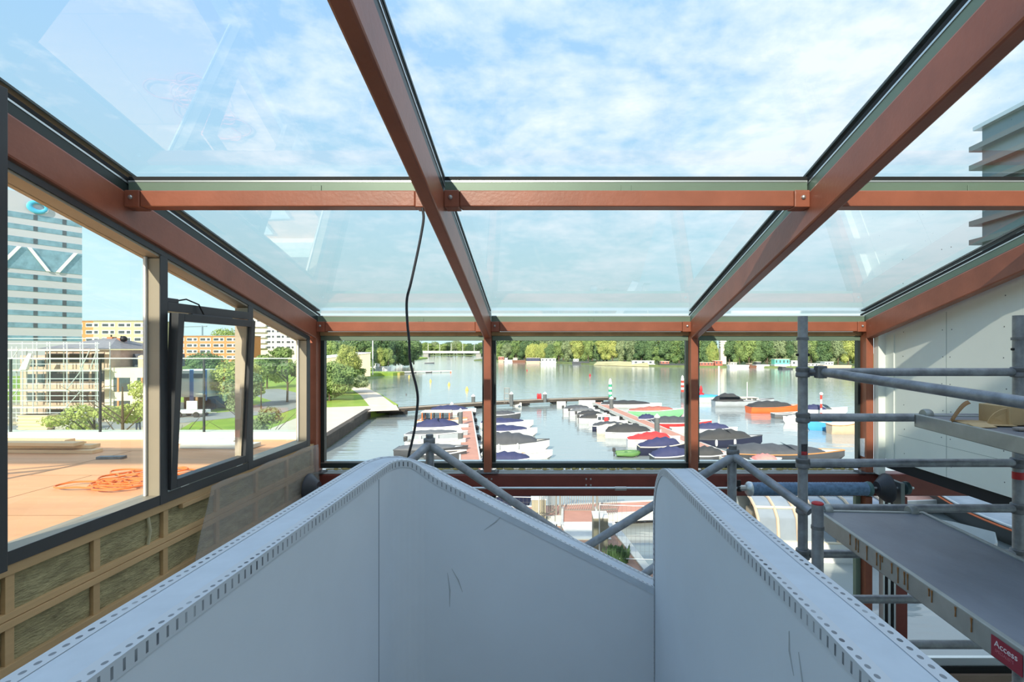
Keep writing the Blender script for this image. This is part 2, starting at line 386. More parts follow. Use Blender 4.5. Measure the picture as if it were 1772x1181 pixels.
MB().tube([(LX-.02,3.70,-1.40),(LX-.012,3.71,-1.3),(LX-.02,3.70,-1.2)],.011,8).build('conduit',M('cream_conduit',(196,186,150),.5),t,True)
MB().box(LX-.03,LX+.004,4.02,4.4,-1.235,-1.20).build('packing_block',m_timber,t,bevel=.002)

# plastic sheet hanging over the wall
msheet = bpy.data.materials.new('translucent_polythene'); msheet.use_nodes=True; tt=msheet.node_tree; tt.nodes.clear()
a_=tt.nodes.new('ShaderNodeBsdfTransparent'); a_.inputs[0].default_value=(.92,.92,.92,1)
b_=tt.nodes.new('ShaderNodeBsdfPrincipled'); b_.inputs['Base Color'].default_value=rgb(226,224,220); b_.inputs['Roughness'].default_value=.28
tl_=tt.nodes.new('ShaderNodeBsdfTranslucent'); tl_.inputs[0].default_value=rgb(216,214,210)
x1_=tt.nodes.new('ShaderNodeMixShader'); x1_.inputs[0].default_value=.4; tt.links.new(b_.outputs[0],x1_.inputs[1]); tt.links.new(tl_.outputs[0],x1_.inputs[2])
x2_=tt.nodes.new('ShaderNodeMixShader'); x2_.inputs[0].default_value=.27; tt.links.new(a_.outputs[0],x2_.inputs[1]); tt.links.new(x1_.outputs[0],x2_.inputs[2])
o_=tt.nodes.new('ShaderNodeOutputMaterial'); tt.links.new(x2_.outputs[0],o_.inputs[0])
m = MB(); nu,nv=70,40; vs=[];fs=[]
for i in range(nu+1):
    u=i/nu
    for j in range(nv+1):
        v=j/nv
        ytop=4.28+u*1.98; ybot=3.5+u*2.78
        y=ytop+(ybot-ytop)*v; z=-1.128-v*1.55 + .012*math.sin(u*17)*(1-v)
        amp=.012+.035*v
        fold=.5+.5*math.sin(u*46+3*noise.noise(Vector((u*3,v*1.5,0))))
        x=LX+.022+amp*fold+.03*noise.noise(Vector((u*5,v*4,5)))+.03+(.10*v if u<.2 else .10*v*max(0,1-(u-.2)*4))
        vs.append((max(x,LX+.008),y,z))
for i in range(nu):
    for j in range(nv):
        q=i*(nv+1)+j; fs.append((q,q+nv+1,q+nv+2,q+1))
m.add(vs,fs); o=m.build('plastic_sheet',msheet,None,True); sm=o.modifiers.new('thick','SOLIDIFY'); sm.thickness=.0008
tag(o,'crumpled clear plastic sheet hanging over the insulation at the left corner','plastic sheet')

# ------------------------------------------------------------------ left side window with tilted sash
GXI, GXO = LX, -2.985
t = thing('window_1','tall trapezoid side window on the left with one tilted sash','window',(LX,4.4,-1.1),kind='structure')
MB().box(GXI-.005,GXI+.0,2.45,6.18,-1.142,-1.068).build('sill_face',m_frame,t,bevel=.002)
MB().box(GXO-.05,GXI-.005,2.45,6.18,-1.142,-1.072).build('sill',m_reveal,t,bevel=.002)
MB().slope(GXO-.04,GXI-.008,2.45,6.18,1.622,1.675).build('head_lining',m_reveal,t)
MB().slope(GXI-.008,GXI,2.45,6.18,1.640,1.68).build('head_face',m_frame,t)
for (ya,yb) in ((2.52,2.60),(3.79,3.865),(4.905,4.985),(6.10,6.18)):
    zt1 = 1.63-K*yb
    MB().box(GXO-.015,GXI-.006,ya+.004,yb-.004,-1.08,zt1).build('mullion',m_reveal,t)
    MB().box(GXI-.006,GXI+.002,ya,yb,-1.142,1.64-K*yb+.012).build('mullion_face',m_frame,t,bevel=.001)
# side panes
def tri(mb,y0,y1,z0,x=GXO-.008):
    mb.prism([(x,y0,z0),(x,y1,z0),(x,y1,1.622-K*y1),(x,y0,1.622-K*y0)],(.012,0,0))
for (y0,y1,z0) in ((2.60,3.79,-1.07),(4.985,6.10,-1.07)):
    mm = MB(); tri(mm,y0,y1,z0); mm.build('pane',m_glass,t)
mm = MB(); tri(mm,3.865,4.905,.37); mm.build('pane',m_glass,t)
for (y0,y1) in ((2.6,3.79),(4.985,6.10)):
    MB().box(GXO+.005,GXO+.02,y1-.018,y1,-1.07,1.62-K*y1).build('glazing_bead',m_white,t)
MB().box(GXO-.03,GXI+.002,3.865,4.905,.303,.372).build('transom',m_frame,t,bevel=.002)
# window actuator with its cable on the transom
MB().box(GXI-.07,GXI-.005,3.87,3.99,.372,.405).build('actuator_box',m_frame,t,bevel=.004)
MB().box(GXI+.002,GXI+.04,4.08,4.60,.262,.30).build('chain_actuator',m_frame,t,bevel=.004)
MB().tube([(GXI-.02,3.98,.39),(GXI+.01,4.05,.41),(GXI+.02,4.18,.38),(GXI+.03,4.22,.31),(GXI+.03,4.25,.285)],.006,8).build('cable',m_black,t,True)
# tilted sash, hinged at the bottom
sash = bpy.data.objects.new('sash',None)
ty0,ty1,tz0,tz1 = 3.875,4.895,-1.055,.29
an = math.radians(2.6)
def TS(x,y,z):   # tips the top into the room
    dx = x-GXI; dz = z-tz0
    return (GXI+.004+dx*math.cos(an)+dz*math.sin(an), y, tz0+dz*math.cos(an)-dx*math.sin(an))
def tbox(x0,x1,y0,y1,z0,z1):
    return MB().hexa([TS(*p) for p in ((x0,y0,z0),(x1,y0,z0),(x1,y1,z0),(x0,y1,z0),(x0,y0,z1),(x1,y0,z1),(x1,y1,z1),(x0,y1,z1))])
sf = MB()
for b_ in ((GXI-.06,GXI+.012,ty0,ty0+.065,tz0,tz1),(GXI-.06,GXI+.012,ty1-.065,ty1,tz0,tz1)): 
    sf.hexa([TS(*p) for p in ((b_[0],b_[2],b_[4]),(b_[1],b_[2],b_[4]),(b_[1],b_[3],b_[4]),(b_[0],b_[3],b_[4]),(b_[0],b_[2],b_[5]),(b_[1],b_[2],b_[5]),(b_[1],b_[3],b_[5]),(b_[0],b_[3],b_[5]))])
for b_ in ((GXI-.06,GXI+.012,ty0+.065,ty1-.065,tz0,tz0+.07),(GXI-.06,GXI+.012,ty0+.065,ty1-.065,tz1-.06,tz1)):
    sf.hexa([TS(*p) for p in ((b_[0],b_[2],b_[4]),(b_[1],b_[2],b_[4]),(b_[1],b_[3],b_[4]),(b_[0],b_[3],b_[4]),(b_[0],b_[2],b_[5]),(b_[1],b_[2],b_[5]),(b_[1],b_[3],b_[5]),(b_[0],b_[3],b_[5]))])
sob = sf.build('sash',m_frame,t,bevel=.003)
tbox(GXI-.035,GXI-.02,ty0+.06,ty1-.06,tz0+.06,tz1-.055).build('sash_pane',m_glass,sob)
tbox(GXI-.06,GXI-.02,ty1-.085,ty1-.065,tz0+.07,tz1-.06).build('sash_bead',m_reveal,sob)
for y in (4.0,4.72): MB().box(GXI-.002,GXI+.004,y,y+.09,-1.066,-1.056).build('drain_cap',m_alu,t)
# dark post close on the left
o = MB().box(-2.93,-2.795,2.45,2.652,-1.14,1.36).build('dark_post',m_frame,bevel=.004); tag(o,'dark grey post at the extreme left edge of the view','post')

# ------------------------------------------------------------------ stair balustrades
def bead_mat(name, slit):
    m = bpy.data.materials.new(name); m.use_nodes=True; t=m.node_tree; b=t.nodes['Principled BSDF']; b.inputs['Roughness'].default_value=.55
    uv=t.nodes.new('ShaderNodeUVMap'); uv.uv_map='uv'; sp=t.nodes.new('ShaderNodeSeparateXYZ'); t.links.new(uv.outputs[0],sp.inputs[0])
    def ma(op,a,b2=None,c=None):
        n=t.nodes.new('ShaderNodeMath'); n.operation=op
        for i,q in enumerate((a,b2,c)):
            if q is None: continue
            if isinstance(q,(int,float)): n.inputs[i].default_value=q
            else: t.links.new(q,n.inputs[i])
        return n.outputs[0]
    per=.024
    fr=ma('SUBTRACT',ma('FRACT',ma('DIVIDE',sp.outputs[0],per)),.5)
    if slit:      # upright slots
        dx=ma('DIVIDE',ma('ABSOLUTE',fr),.12); dy=ma('DIVIDE',ma('ABSOLUTE',ma('SUBTRACT',sp.outputs[1],.017)),.0105)
        d=ma('MAXIMUM',dx,dy)
    else:         # round holes
        dx=ma('DIVIDE',fr,.25); dy=ma('DIVIDE',ma('SUBTRACT',sp.outputs[1],.014),.0042)
        d=ma('SQRT',ma('ADD',ma('MULTIPLY',dx,dx),ma('MULTIPLY',dy,dy)))
    nz=t.nodes.new('ShaderNodeTexNoise'); nz.inputs['Scale'].default_value=9; t.links.new(uv.outputs[0],nz.inputs['Vector'])
    fill=ma('MULTIPLY',ma('LESS_THAN',d,1.0),ma('MULTIPLY_ADD',nz.outputs[0],1.6,-.1))
    mx=t.nodes.new('ShaderNodeMixRGB'); t.links.new(fill,mx.inputs[0]); mx.inputs[1].default_value=rgb(206,212,216); mx.inputs[2].default_value=rgb(62,70,78)  # shade inside holes and slots painted as the dark colour
    mx.use_clamp=True
    t.links.new(mx.outputs[0],b.inputs['Base Color'])
    bp=t.nodes.new('ShaderNodeBump'); bp.invert=True; bp.inputs['Strength'].default_value=.5; bp.inputs['Distance'].default_value=.002
    t.links.new(ma('LESS_THAN',d,1.0),bp.inputs['Height']); t.links.new(bp.outputs[0],b.inputs['Normal'])
    return m
m_bead_h = bead_mat('perforated_bead_holes',False); m_bead_s = bead_mat('perforated_bead_slots',True)
m_cap = M('plasterboard_cap',(204,214,222),.7,0,.10,5)
m_scuff = M('pencil_grey_scuff',(120,130,136),.8)

def sweep(path, A, D, sec, name, mat, parent, lift=0.0):
    """sec = [(across, down)] swept along path; A, D per-point directions; UV = (length, across)."""
    vs=[]; uv=[]; L=0; n=len(sec)
    cum=[0]
    for i in range(1,n): cum.append(cum[-1]+math.dist(sec[i],sec[i-1]))
    for i,p in enumerate(path):
        if i: L += (Vector(p)-Vector(path[i-1])).length
        for j,(a,d) in enumerate(sec):
            vs.append(Vector(p)+A[i]*a+D[i]*d); uv.append((L,cum[j]))
    mb=MB(); fs=[(i*n+j,(i+1)*n+j,(i+1)*n+j+1,i*n+j+1) for i in range(len(path)-1) for j in range(n-1)]
    mb.add(vs,fs)
    return mb.build(name,mat,parent,True,uvs=uv)

def balustrade(t, path, A, D, w, zbot, inner_first=True):
    """path runs along the inner top edge, A points to the outer face."""
    # solid body: cap width w, both faces down to the floor
    pass

# A: left balustrade, turning the corner and falling away to the right as wall B
t = thing('stair_balustrade','long plasterboard stair balustrade from lower left that turns and slopes down to the middle','balustrade',(-.7,1.2,-1.6),group='unfinished stair balustrades')
path=[]; A=[]
for i in range(13):
    y=.28+(2.25-.28)*i/12; path.append((-.70-.012*max(0,1-y)**2,y,-.50-.03*max(0,1-y)**1.5)); A.append(Vector((-1,0,0)))
R_=.15
for i in range(1,9):
    a=math.pi/2*i/8; path.append((-.55-R_*math.cos(a),2.25+R_*math.sin(a),0)); A.append(Vector((-math.cos(a),math.sin(a),0)))
for i in range(1,15):
    path.append((-.55+1.35*i/14,2.40,0)); A.append(Vector((0,1,0)))
def zt_(x):
    pts=[(-.70,-.5),(-.675,-.5),(-.64,-.51),(-.61,-.532),(-.575,-.562),(-.53,-.595),(-.50,-.611),(.9,-1.315)]
    for (a,b),(c,d) in zip(pts,pts[1:]):
        if x<=c: return b+(d-b)*max(0,(x-a))/(c-a)
    return pts[-1][1]
# denser sampling for the hump
dense=[];dA=[]
for i in range(len(path)-1):
    for k_ in range(4):
        f=k_/4; p=Vector(path[i]).lerp(Vector(path[i+1]),f); a=A[i].lerp(A[i+1],f).normalized()
        if i>=12: p.z=zt_(p.x)
        dense.append(tuple(p)); dA.append(a)
path=dense; A=dA
Dn=[Vector((0,0,1))*-1 for _ in path]
w=.13
# faces: inner face, cap, outer face, ends -> one closed body
rings=[]
for p,a in zip(path,A):
    p=Vector(p); q=p+a*w
    rings.append([Vector((p.x,p.y,-2.6)),p,q,Vector((q.x,q.y,-2.6))])
MB().loft(rings,True,True).build('wall_body',m_plaster,t,True)
sweep(path,A,Dn,[(.0,-.0015),(w,-.0015)],'capping',m_cap,t)
cb=sweep(path,A,Dn,[(-.002,.0),(-.002,-.003),(.028,-.0028)],'corner_bead',m_bead_h,t)
ks=next(i for i,p in enumerate(path) if p[1]>2.39 and p[0]>-.40)
sweep(path[:ks+1],A[:ks+1],Dn[:ks+1],[(-.0025,-.003),(-.0025,.030)],'bead_flange',m_bead_s,cb)
sweep(path[ks:],A[ks:],Dn[ks:],[(-.0025,-.003),(-.0025,.030)],'taped_flange',m_cap,cb)
sweep(path,A,Dn,[(w-.028,-.0028),(w+.002,-.003),(w+.002,.0)],'corner_bead',m_bead_h,t)
MB().box(-.7005,-.6985,2.118,2.1205,-1.7,-.53).build('board_joint',m_scuff,t)
mks=M('light_scuff',(176,182,184),.8)
for (x0,z0,x1,z1) in ((-.45,-1.02,-.40,-1.13),(-.30,-.84,-.20,-.76),(-.60,-1.12,-.598,-1.22),(-.47,-1.04,-.46,-1.2)):
    MB().tube([(x0,2.3992,z0),((x0+x1)/2+.006,2.3992,(z0+z1)/2),(x1,2.3992,z1)],[.0008,.003,.0008],6).build('scuff_mark',mks,t)
for (y0,z0,y1,z1) in ((1.15,-.83,1.22,-.98),(.95,-.7,.98,-.78)):
    MB().tube([(-.6992,y0,z0),(-.6992,y1,z1)],.002,6).build('scuff_mark',mks,t)

# C: right balustrade with rounded nose
t = thing('stair_balustrade','short plasterboard stair balustrade on the right with a rounded upright nose','balustrade',(.55,1.2,-1.6),group='unfinished stair balustrades')
prof=[]
for i in range(24):
    y=.25+(2.15-.25)*i/23; prof.append((y,-.502-.03*max(0,1-y)**1.5))
for i in range(1,13):
    a=math.pi/2*i/12; prof.append((2.15+.27*math.sin(a),-.772+.27*math.cos(a)))
for i in range(1,7): prof.append((2.42,-.772-1.85*i/6))
def xi(y): return .5-.012*max(0,1-y)**1.6
def wo_(y): return .117+.014*max(0,1.2-y)
poly_in=[Vector((xi(y),y,z)) for y,z in prof]
rings=[[Vector((xi(y),y,-2.62)),Vector((xi(y),y,z)),Vector((xi(y)+wo_(y),y,z)),Vector((xi(y)+wo_(y),y,-2.62))] for y,z in prof[:36]]
MB().loft(rings,True,True).build('wall_body',m_plaster,t,True)
path=poly_in; A=[Vector((1,0,0))]*len(path); D=[]
for i in range(len(path)):
    tg=(path[min(i+1,len(path)-1)]-path[max(i-1,0)]).normalized(); D.append(Vector((0,tg.z,-tg.y)))
WW=.117
sweep(path,A,D,[(.0,-.0015),(WW,-.0015)],'capping',m_cap,t)
cb=sweep(path,A,D,[(-.002,0),(-.002,-.003),(.026,-.0028)],'corner_bead',m_bead_h,t)
sweep(path,A,D,[(-.0025,-.003),(-.0025,.028)],'bead_flange',m_bead_s,cb)
sweep([p+Vector((wo_(p.y)-WW,0,0)) for p in path],A,D,[(WW-.026,-.0028),(WW+.002,-.003),(WW+.002,0)],'corner_bead',m_bead_h,t)
for (y0,z0,y1,z1) in ((1.02,-.60,.97,-.70),(1.06,-.58,1.04,-.66),(.80,-.60,.77,-.605)):
    MB().tube([(xi(y0)-.0006,y0,z0),(xi((y0+y1)/2)-.0006,(y0+y1)/2+.008,(z0+z1)/2),(xi(y1)-.0006,y1,z1)],[.0008,.0022,.0008],6).build('scuff_mark',mks,t)

# ------------------------------------------------------------------ scaffold tower on the right
RT=.0255
def collar(mb,c,axis='Z',r=.036,h=.055): mb.lathe([(r*.9,-h/2),(r,-h/2+.004),(r,-.006),(r*.93,-.003),(r*.93,.003),(r,.006),(r,h/2-.004),(r*.9,h/2)],c,axis,16)
UY=2.8; U1,U2=1.394,2.572
t = thing('scaffold_tower','grey aluminium scaffold tower frame standing at the right','scaffolding',(1.98,UY,-4.6))
for ux,zt2 in ((U1,.19),(U2,.195)):
    up=MB().tube([(ux,UY,-4.6),(ux,UY,zt2)],RT,16).build('upright',m_tube,t,True)
    MB().tube([(ux,UY,.06),(ux,UY,.075)],RT+.006,16).build('ring',m_collar,up,True)
    pin=MB().tube([(ux-.036,UY,-.02 if ux==U1 else .01),(ux+.036,UY,-.02 if ux==U1 else .01)],.007,8); pin.build('pin',m_black,up,True)
rz=[-.115-.2485*i for i in range(14)]
for z in rz:
    MB().tube([(U1+.03,UY,z),(U2-.03,UY,z)],RT-.003,14).build('rung',m_tube,t,True)
    for ux in (U1,U2):
        mb=MB(); collar(mb,(ux,UY,z)); mb.build('collar',m_collar,t,True)
# sloping guard rail coming towards the viewer
g=MB().tube([(1.47,2.74,-.112),(1.72,1.85,-.186),(2.02,.80,-.272)],RT-.002,16).build('guard_rail',m_tube,t,True)
mb=MB(); mb.tube([(U1+.02,UY,-.115),(1.455,2.75,-.112)],.016,10); mb.obox((1.462,2.745,-.112),(.05,.05,.066)); mb.build('rail_coupler',m_collar,g,True,bevel=.008)
# stickers on the left upright
for z,c,h in ((-.505,(60,60,64),.04),(-.545,(180,50,56),.02),(-.585,(66,140,190),.035)):
    mb=MB(); vs=[];fs=[]
    for i in range(7):
        a=-2.3+1.3*i/6; vs+= [(U1+(RT+.0008)*math.cos(a),UY+(RT+.0008)*math.sin(a),z),(U1+(RT+.0008)*math.cos(a),UY+(RT+.0008)*math.sin(a),z-h)]
    for i in range(6): fs.append((2*i,2*i+1,2*i+3,2*i+2))
    mb.add(vs,fs); mb.build('sticker',M('sticker_%d'%int(-z*1000),c,.5,0,.5,90),t,True)
mb=MB(); mb.tube([(U2,UY,-.70),(U2,UY,-.66)],RT+.001,16); mb.build('red_band',m_red,t,True)

def deck(name,label,p0,p1,wid,z,h,drips=False):
    """platform from far-left corner p0 to near-left corner p1, board on an aluminium edge channel"""
    a=Vector((p0[0],p0[1],z)); b=Vector((p1[0],p1[1],z)); d=(b-a).normalized(); nrm=Vector((-d.y,d.x,0))
    if nrm.x<0: nrm=-nrm
    t=thing(name,label,'platform',tuple((a+b)/2),group='scaffold platforms')
    def slab(mb,u0,u1,v0,v1,z0,z1):
        q=[a+d*u0+nrm*v0,a+d*u1+nrm*v0,a+d*u1+nrm*v1,a+d*u0+nrm*v1]
        mb.hexa([(p.x,p.y,z0) for p in q]+[(p.x,p.y,z1) for p in q]); return mb
    L=(b-a).length
    slab(MB(),.01,L,.02,wid-.02,z-.014,z-.002).build('board',m_plank,t)
    for v in (0,wid-.02):
        mb=MB(); slab(mb,0,L,v,v+.02,z-h,z+.006); slab(mb,0,L,v,v+.034,z-h,z-h+.006); mb.build('edge_channel',m_chan,t,bevel=.003)
    mb=MB(); slab(mb,0,.022,.0,wid,z-h*.8,z+.004); mb.build('end_channel',m_chan,t,bevel=.003)
    for v in (.06,wid-.06):
        q=a+nrm*v; MB().lathe([(.03,-.02),(.034,-.01),(.034,.01),(.03,.02)],(q.x,q.y-.0,z+.0),'X',14).build('hook',m_chan,t,True)
    return t,a,d,nrm,slab
t,a,d,nrm,slab = deck('scaffold_platform','long lower scaffold platform with worn dark board and glue drips',(1.42,2.72),(1.29,.85),.55,-.845,.075)
mdrip=M('dried_brown_glue',(150,104,56),.35)
random.seed(5); mb=MB()
for s_ in (.36,.41,.43,.50,.575,.60,.615,.68,.72,.76,.78,.90,.915,1.03,1.10):
    u=s_; p=a+d*u-nrm*.001; ln=random.uniform(.02,.062)
    MB().tube([(p.x,p.y,-.846),(p.x-.0005,p.y,-.848-ln*.5),(p.x-.0005,p.y,-.848-ln)],[.004,.0016,.0026],6).build('glue_drip',mdrip,t,True)
def side_label(u0,u1,z0,z1,mat,name):
    m_=MB(); q=[a+d*u0-nrm*.0008,a+d*u1-nrm*.0008,a+d*u1-nrm*.0025,a+d*u0-nrm*.0025]
    m_.hexa([(p.x,p.y,z1) for p in q]+[(p.x,p.y,z0) for p in q]); return m_.build(name,mat,t)
lab=side_label(1.18,1.29,-.853,-.915,M('crimson_label',(150,34,56),.5),'red_label')
m_yel=M('yellow_label',(226,180,40),.5)
lab2=side_label(1.305,1.56,-.853,-.918,m_yel,'yellow_label')
ang=math.atan2(d.y,d.x)
def text(body,size,u,z,mat,name,parent,w=1.0):
    c=bpy.data.curves.new(name,'FONT'); c.body=body; c.size=size; c.extrude=.0004; c.materials.append(mat)
    o=bpy.data.objects.new(name,c); COL.objects.link(o)
    p=a+d*u-nrm*.0028
    X=d.copy(); Z=Vector((0,0,1)); Yn=-nrm
    R=Matrix((X,Z,X.cross(Z))).transposed().to_4x4()
    # convert to mesh so that it stays plain geometry
    dg=bpy.context.evaluated_depsgraph_get(); me=bpy.data.meshes.new_from_object(o.evaluated_get(dg)); bpy.data.objects.remove(o)
    o=bpy.data.objects.new(name,me); COL.objects.link(o); o.parent=parent
    off=OFF[parent.name]; o.matrix_local=Matrix.Translation(Vector((p.x,p.y,z))-off)@R@Matrix.Diagonal((w,1,1,1))
    return o
m_wtxt=M('white_print',(232,226,226),.5)
text('Access',.026,1.192,-.880,m_wtxt,'lettering',lab,1.15)
text('SPECIALISTS',.0125,1.195,-.896,M('pink_print',(196,110,120),.5),'lettering',lab,1.0)
text('▲ ! ▲',.02,1.315,-.895,m_black,'warning_symbols',lab2,1.0)
t2,a2,d2,n2_,slab2 = deck('scaffold_platform','upper scaffold platform holding cardboard boxes at the right edge',(1.96,2.74),(1.74,1.3),.62,-.342,.062)

# things on the upper platform
def place(mb): return mb
zt=-.342
t=thing('cardboard_box','open torn cardboard box lying on the upper scaffold platform','box',(2.28,2.45,zt))
cx0,cy0=2.20,2.44
def quadp(mb,pts,th=.003):
    n_=(Vector(pts[1])-Vector(pts[0])).cross(Vector(pts[2])-Vector(pts[0])).normalized(); mb.prism(pts,n_*th)
mb=MB(); quadp(mb,[(2.07,2.33,zt+.004),(2.26,2.30,zt+.003),(2.30,2.48,zt+.003),(2.11,2.5,zt+.004)]); mb.build('base_panel',m_card,t)
mb=MB(); pts=[(2.18,2.36,zt+.005)]+[(2.18+.085-.09*math.cos(a_),2.36-.015*math.sin(a_),zt+.005+.075*math.sin(a_)) for a_ in [i*math.pi/12 for i in range(0,8)]]+[(2.27,2.345,zt+.005)]
quadp(mb,pts); mb.build('rounded_flap',m_card,t)
mb=MB(); vs=[];fs=[]
for i in range(9):
    u=i/8; vs+=[(2.06+.13*u,2.42+.05*u,zt+.006+.085*math.sin(u*1.5)),(2.13+.12*u,2.52+.04*u,zt+.006+.09*math.sin(u*1.5))]
for i in range(8): fs.append((2*i,2*i+2,2*i+3,2*i+1))
mb.add(vs,fs); o=mb.build('curled_panel',M('cardboard_inside',(150,110,64),.85,0,.1,5),t,True); o.modifiers.new('t','SOLIDIFY').thickness=.003
mb=MB(); mb.obox((2.10,2.30,zt+.008),(.10,.05,.003),.1,.25); mb.build('front_flap',m_card,t)
t=thing('cardboard_box','closed printed cardboard box behind the torn one on the upper platform','box',(2.42,2.42,zt))
MB().obox((2.43,2.42,zt+.045),(.24,.16,.088),.06).build('body',m_card,t,bevel=.004)
mb=MB(); 
for j in range(4): mb.obox((2.40,2.339,zt+.065-.014*j),(.10-.02*(j%2),.001,.005),.06)
mb.build('printed_lines',M('faded_print',(150,130,90),.8),t)
mb=MB(); mb.obox((2.47,2.3385,zt+.078),(.06,.001,.006),.06); mb.build('tape',M('brown_tape',(110,80,40),.4),t)
t=MB(); t.loft([[(2.33+.11*q,2.26+.05*math.cos(a_)*(1-q*.3),zt+.028+.026*math.sin(a_)*(1-q*.3)) for a_ in [i*math.pi/5 for i in range(10)]] for q in (0,.3,.7,1)])
tag(t.build('rubble_lump',M('pinkish_brick',(168,130,110),.85,0,.3,20),None,True),'broken pinkish brick lump in front of the cardboard boxes','brick')
random.seed(9)
for i,(x,y,l) in enumerate(((2.24,2.20,.16),(2.33,2.14,.15),(2.36,2.20,.10))):
    o=MB().obox((x,y,zt+.007+.007*(i==2)),(l,.035,.012),random.uniform(-.3,.3)).build('timber_offcut',M('grey_offcut%d'%i,(160-14*i,150-16*i,142-16*i),.8,0,.2,20),bevel=.003)
    tag(o,['long pale grey offcut lying nearest the torn box','flat brown grey offcut at the front edge of the upper platform','small offcut lying on the other scraps'][i],'offcut',group='scraps on the upper platform')

for o in list(COL.objects):
    if o.parent is None and o.get('category') in ('box','brick','offcut'):
        o.location.x -= .21 if o.name=='cardboard_box.001' else .15
# ------------------------------------------------------------------ lower scaffold frame behind the balustrades
t = thing('scaffold_bracing','grey tube scaffold frame with V braces behind the stair balustrades','scaffolding',(.3,2.9,-4.6))
P1=at(742,770,2.95); P2=at(1270,790,2.8); 
for p,dd in ((P1,0),(P2,0)):
    MB().tube([(p.x,p.y+.03,-4.6),(p.x,p.y+.03,p.z+.0)],.0245,14).build('post',m_tube,t,True)
    mb=MB(); collar(mb,(p.x,p.y+.015,p.z),'Z',.034,.07); mb.lathe([(.022,.03),(.022,.055)],(p.x,p.y+.02,p.z),'Z',12); mb.build('coupler',m_collar,t,True)
V=at(1000,948,3.0)
MB().tube([P1,at(985,935,3.0)+Vector((.12,0,-.08))],.0235,14).build('brace',m_tube,t,True)
MB().tube([P2,V+Vector((0,-.06,0)),V+Vector((-.15,-.06,-.096))],.0235,14).build('brace',m_tube,t,True)
MB().tube([P1,at(695,812,2.72),at(640,870,2.72)],.0235,14).build('brace',m_tube,t,True)
rc=Vector((1.254,2.38,-.712))
MB().tube([P2,at(1402,886,2.43)],.0225,14).build('brace',m_tube,t,True)
q1=at(1108,1002,3.0); q2=at(1200,935,3.0)
MB().tube([q1+Vector((-.3,0,-.2)),q2],.0235,14).build('brace',m_tube,t,True)
pr=MB().tube([(rc.x,rc.y,-4.6),(rc.x,rc.y,rc.z)],.0255,16).build('post',m_tube,t,True)
MB().lathe([(.0255,0),(.0262,.002),(.0262,.006),(.02,.010),(.001,.011)],rc,'Z',16).build('red_cap',m_red,pr,True)
mb=MB(); mb.tube([(rc.x,rc.y,rc.z-.115),(rc.x,rc.y,rc.z-.100)],.0285,16); mb.build('ring',m_collar,pr,True)

# ------------------------------------------------------------------ overhead door shaft
SY=5.95; SZ=-1.592
t = thing('door_shaft','overhead door shaft with cable drums and a blue wrapped spring','door spring',(0,SY,SZ))
MB().tube([(-2.78,SY,SZ),(4.25,SY,SZ)],.0135,12).build('shaft',m_alu,t,True)
MB().tube([at(1064,846,SY).xyz, at(1084,846,SY).xyz],.024,8).build('coupling',m_bolt,t,bevel=.003)
mspr=M('blue_wrapped_spring',(104,134,164),.6,0,.35,22)
mb=MB(); x0,x1=(1300-CX)/F*SY,(1500-CX)/F*SY; pr_=[]
nn=80
for i in range(nn+1): pr_.append((.073+.0025*math.sin(i*math.pi),(x1-x0)*i/nn)); 
mb.lathe([(.05,0)]+[(.074+(.003 if i%2 else 0),(x1-x0)*i/nn) for i in range(nn+1)]+[(.05,x1-x0)],(x0,SY,SZ-.01),'X',24)
sp=mb.build('spring',mspr,t,True)
for xx in (x0-.02,x1+.02):
    MB().lathe([(.03,-.05),(.055,-.045),(.082,-.02),(.086,0),(.082,.02),(.05,.03)],(xx,SY,SZ-.01),'X',20).build('winding_cone',m_alu if xx<x1 else M('teal_cone',(84,116,116),.5,.2),t,True)
MB().lathe([(.024,-.09),(.034,-.085),(.034,.0),(.024,.005)],(x0-.06,SY,SZ),'X',8).build('cone_nut',m_bolt,t,True)
def drum(x,s,label):
    pr2=[(.02,0),(.075,.0),(.08,.01)]
    for i in range(7): pr2 += [(.085+.010*i,.014+.012*i),(.092+.010*i,.018+.012*i)]
    pr2 += [(.168,.11),(.168,.125),(.03,.125)]
    o=MB().lathe([(r,s*h) for r,h in pr2],(x,SY,SZ),'X',32).build('cable_drum',M('black_drum_'+label,(60,62,66),.45,.2),t,True)
    MB().lathe([(.04,s*.125),(.04,s*.17),(.02,s*.17)],(x,SY,SZ),'X',16).build('hub',m_bolt,o,True)
drum(-2.66,-1,'left'); drum(3.82,1,'right')
for x in (-2.52,-2.42,3.74): MB().lathe([(.03,-.03),(.05,-.02),(.05,.02),(.03,.03)],(x,SY,SZ),'X',10).build('collar',m_collar,t,True)
for x in (-1.08,2.22): 
    MB().box(x-.02,x+.02,SY-.03,FY,SZ-.035,SZ-.02).build('bracket',m_black,t); MB().lathe([(.03,-.02),(.034,0),(.03,.02)],(x,SY,SZ+.0),'X',14).build('bearing',m_black,t,True); MB().box(x-.02,x+.02,SY-.01,SY+.01,SZ+.02,SZ+.09).build('lug',m_black,t)
MB().box(4.06,4.11,SY-.06,FY,SZ-.2,SZ+.07).build('end_plate',M('galvanised_plate',(120,128,128),.45,.5),t,bevel=.004)
MB().lathe([(.05,0),(.075,.02),(.075,.06),(.04,.09)],(4.12,SY,SZ),'X',18).build('bearing',M('dark_teal_housing',(62,84,84),.5,.3),t,True)

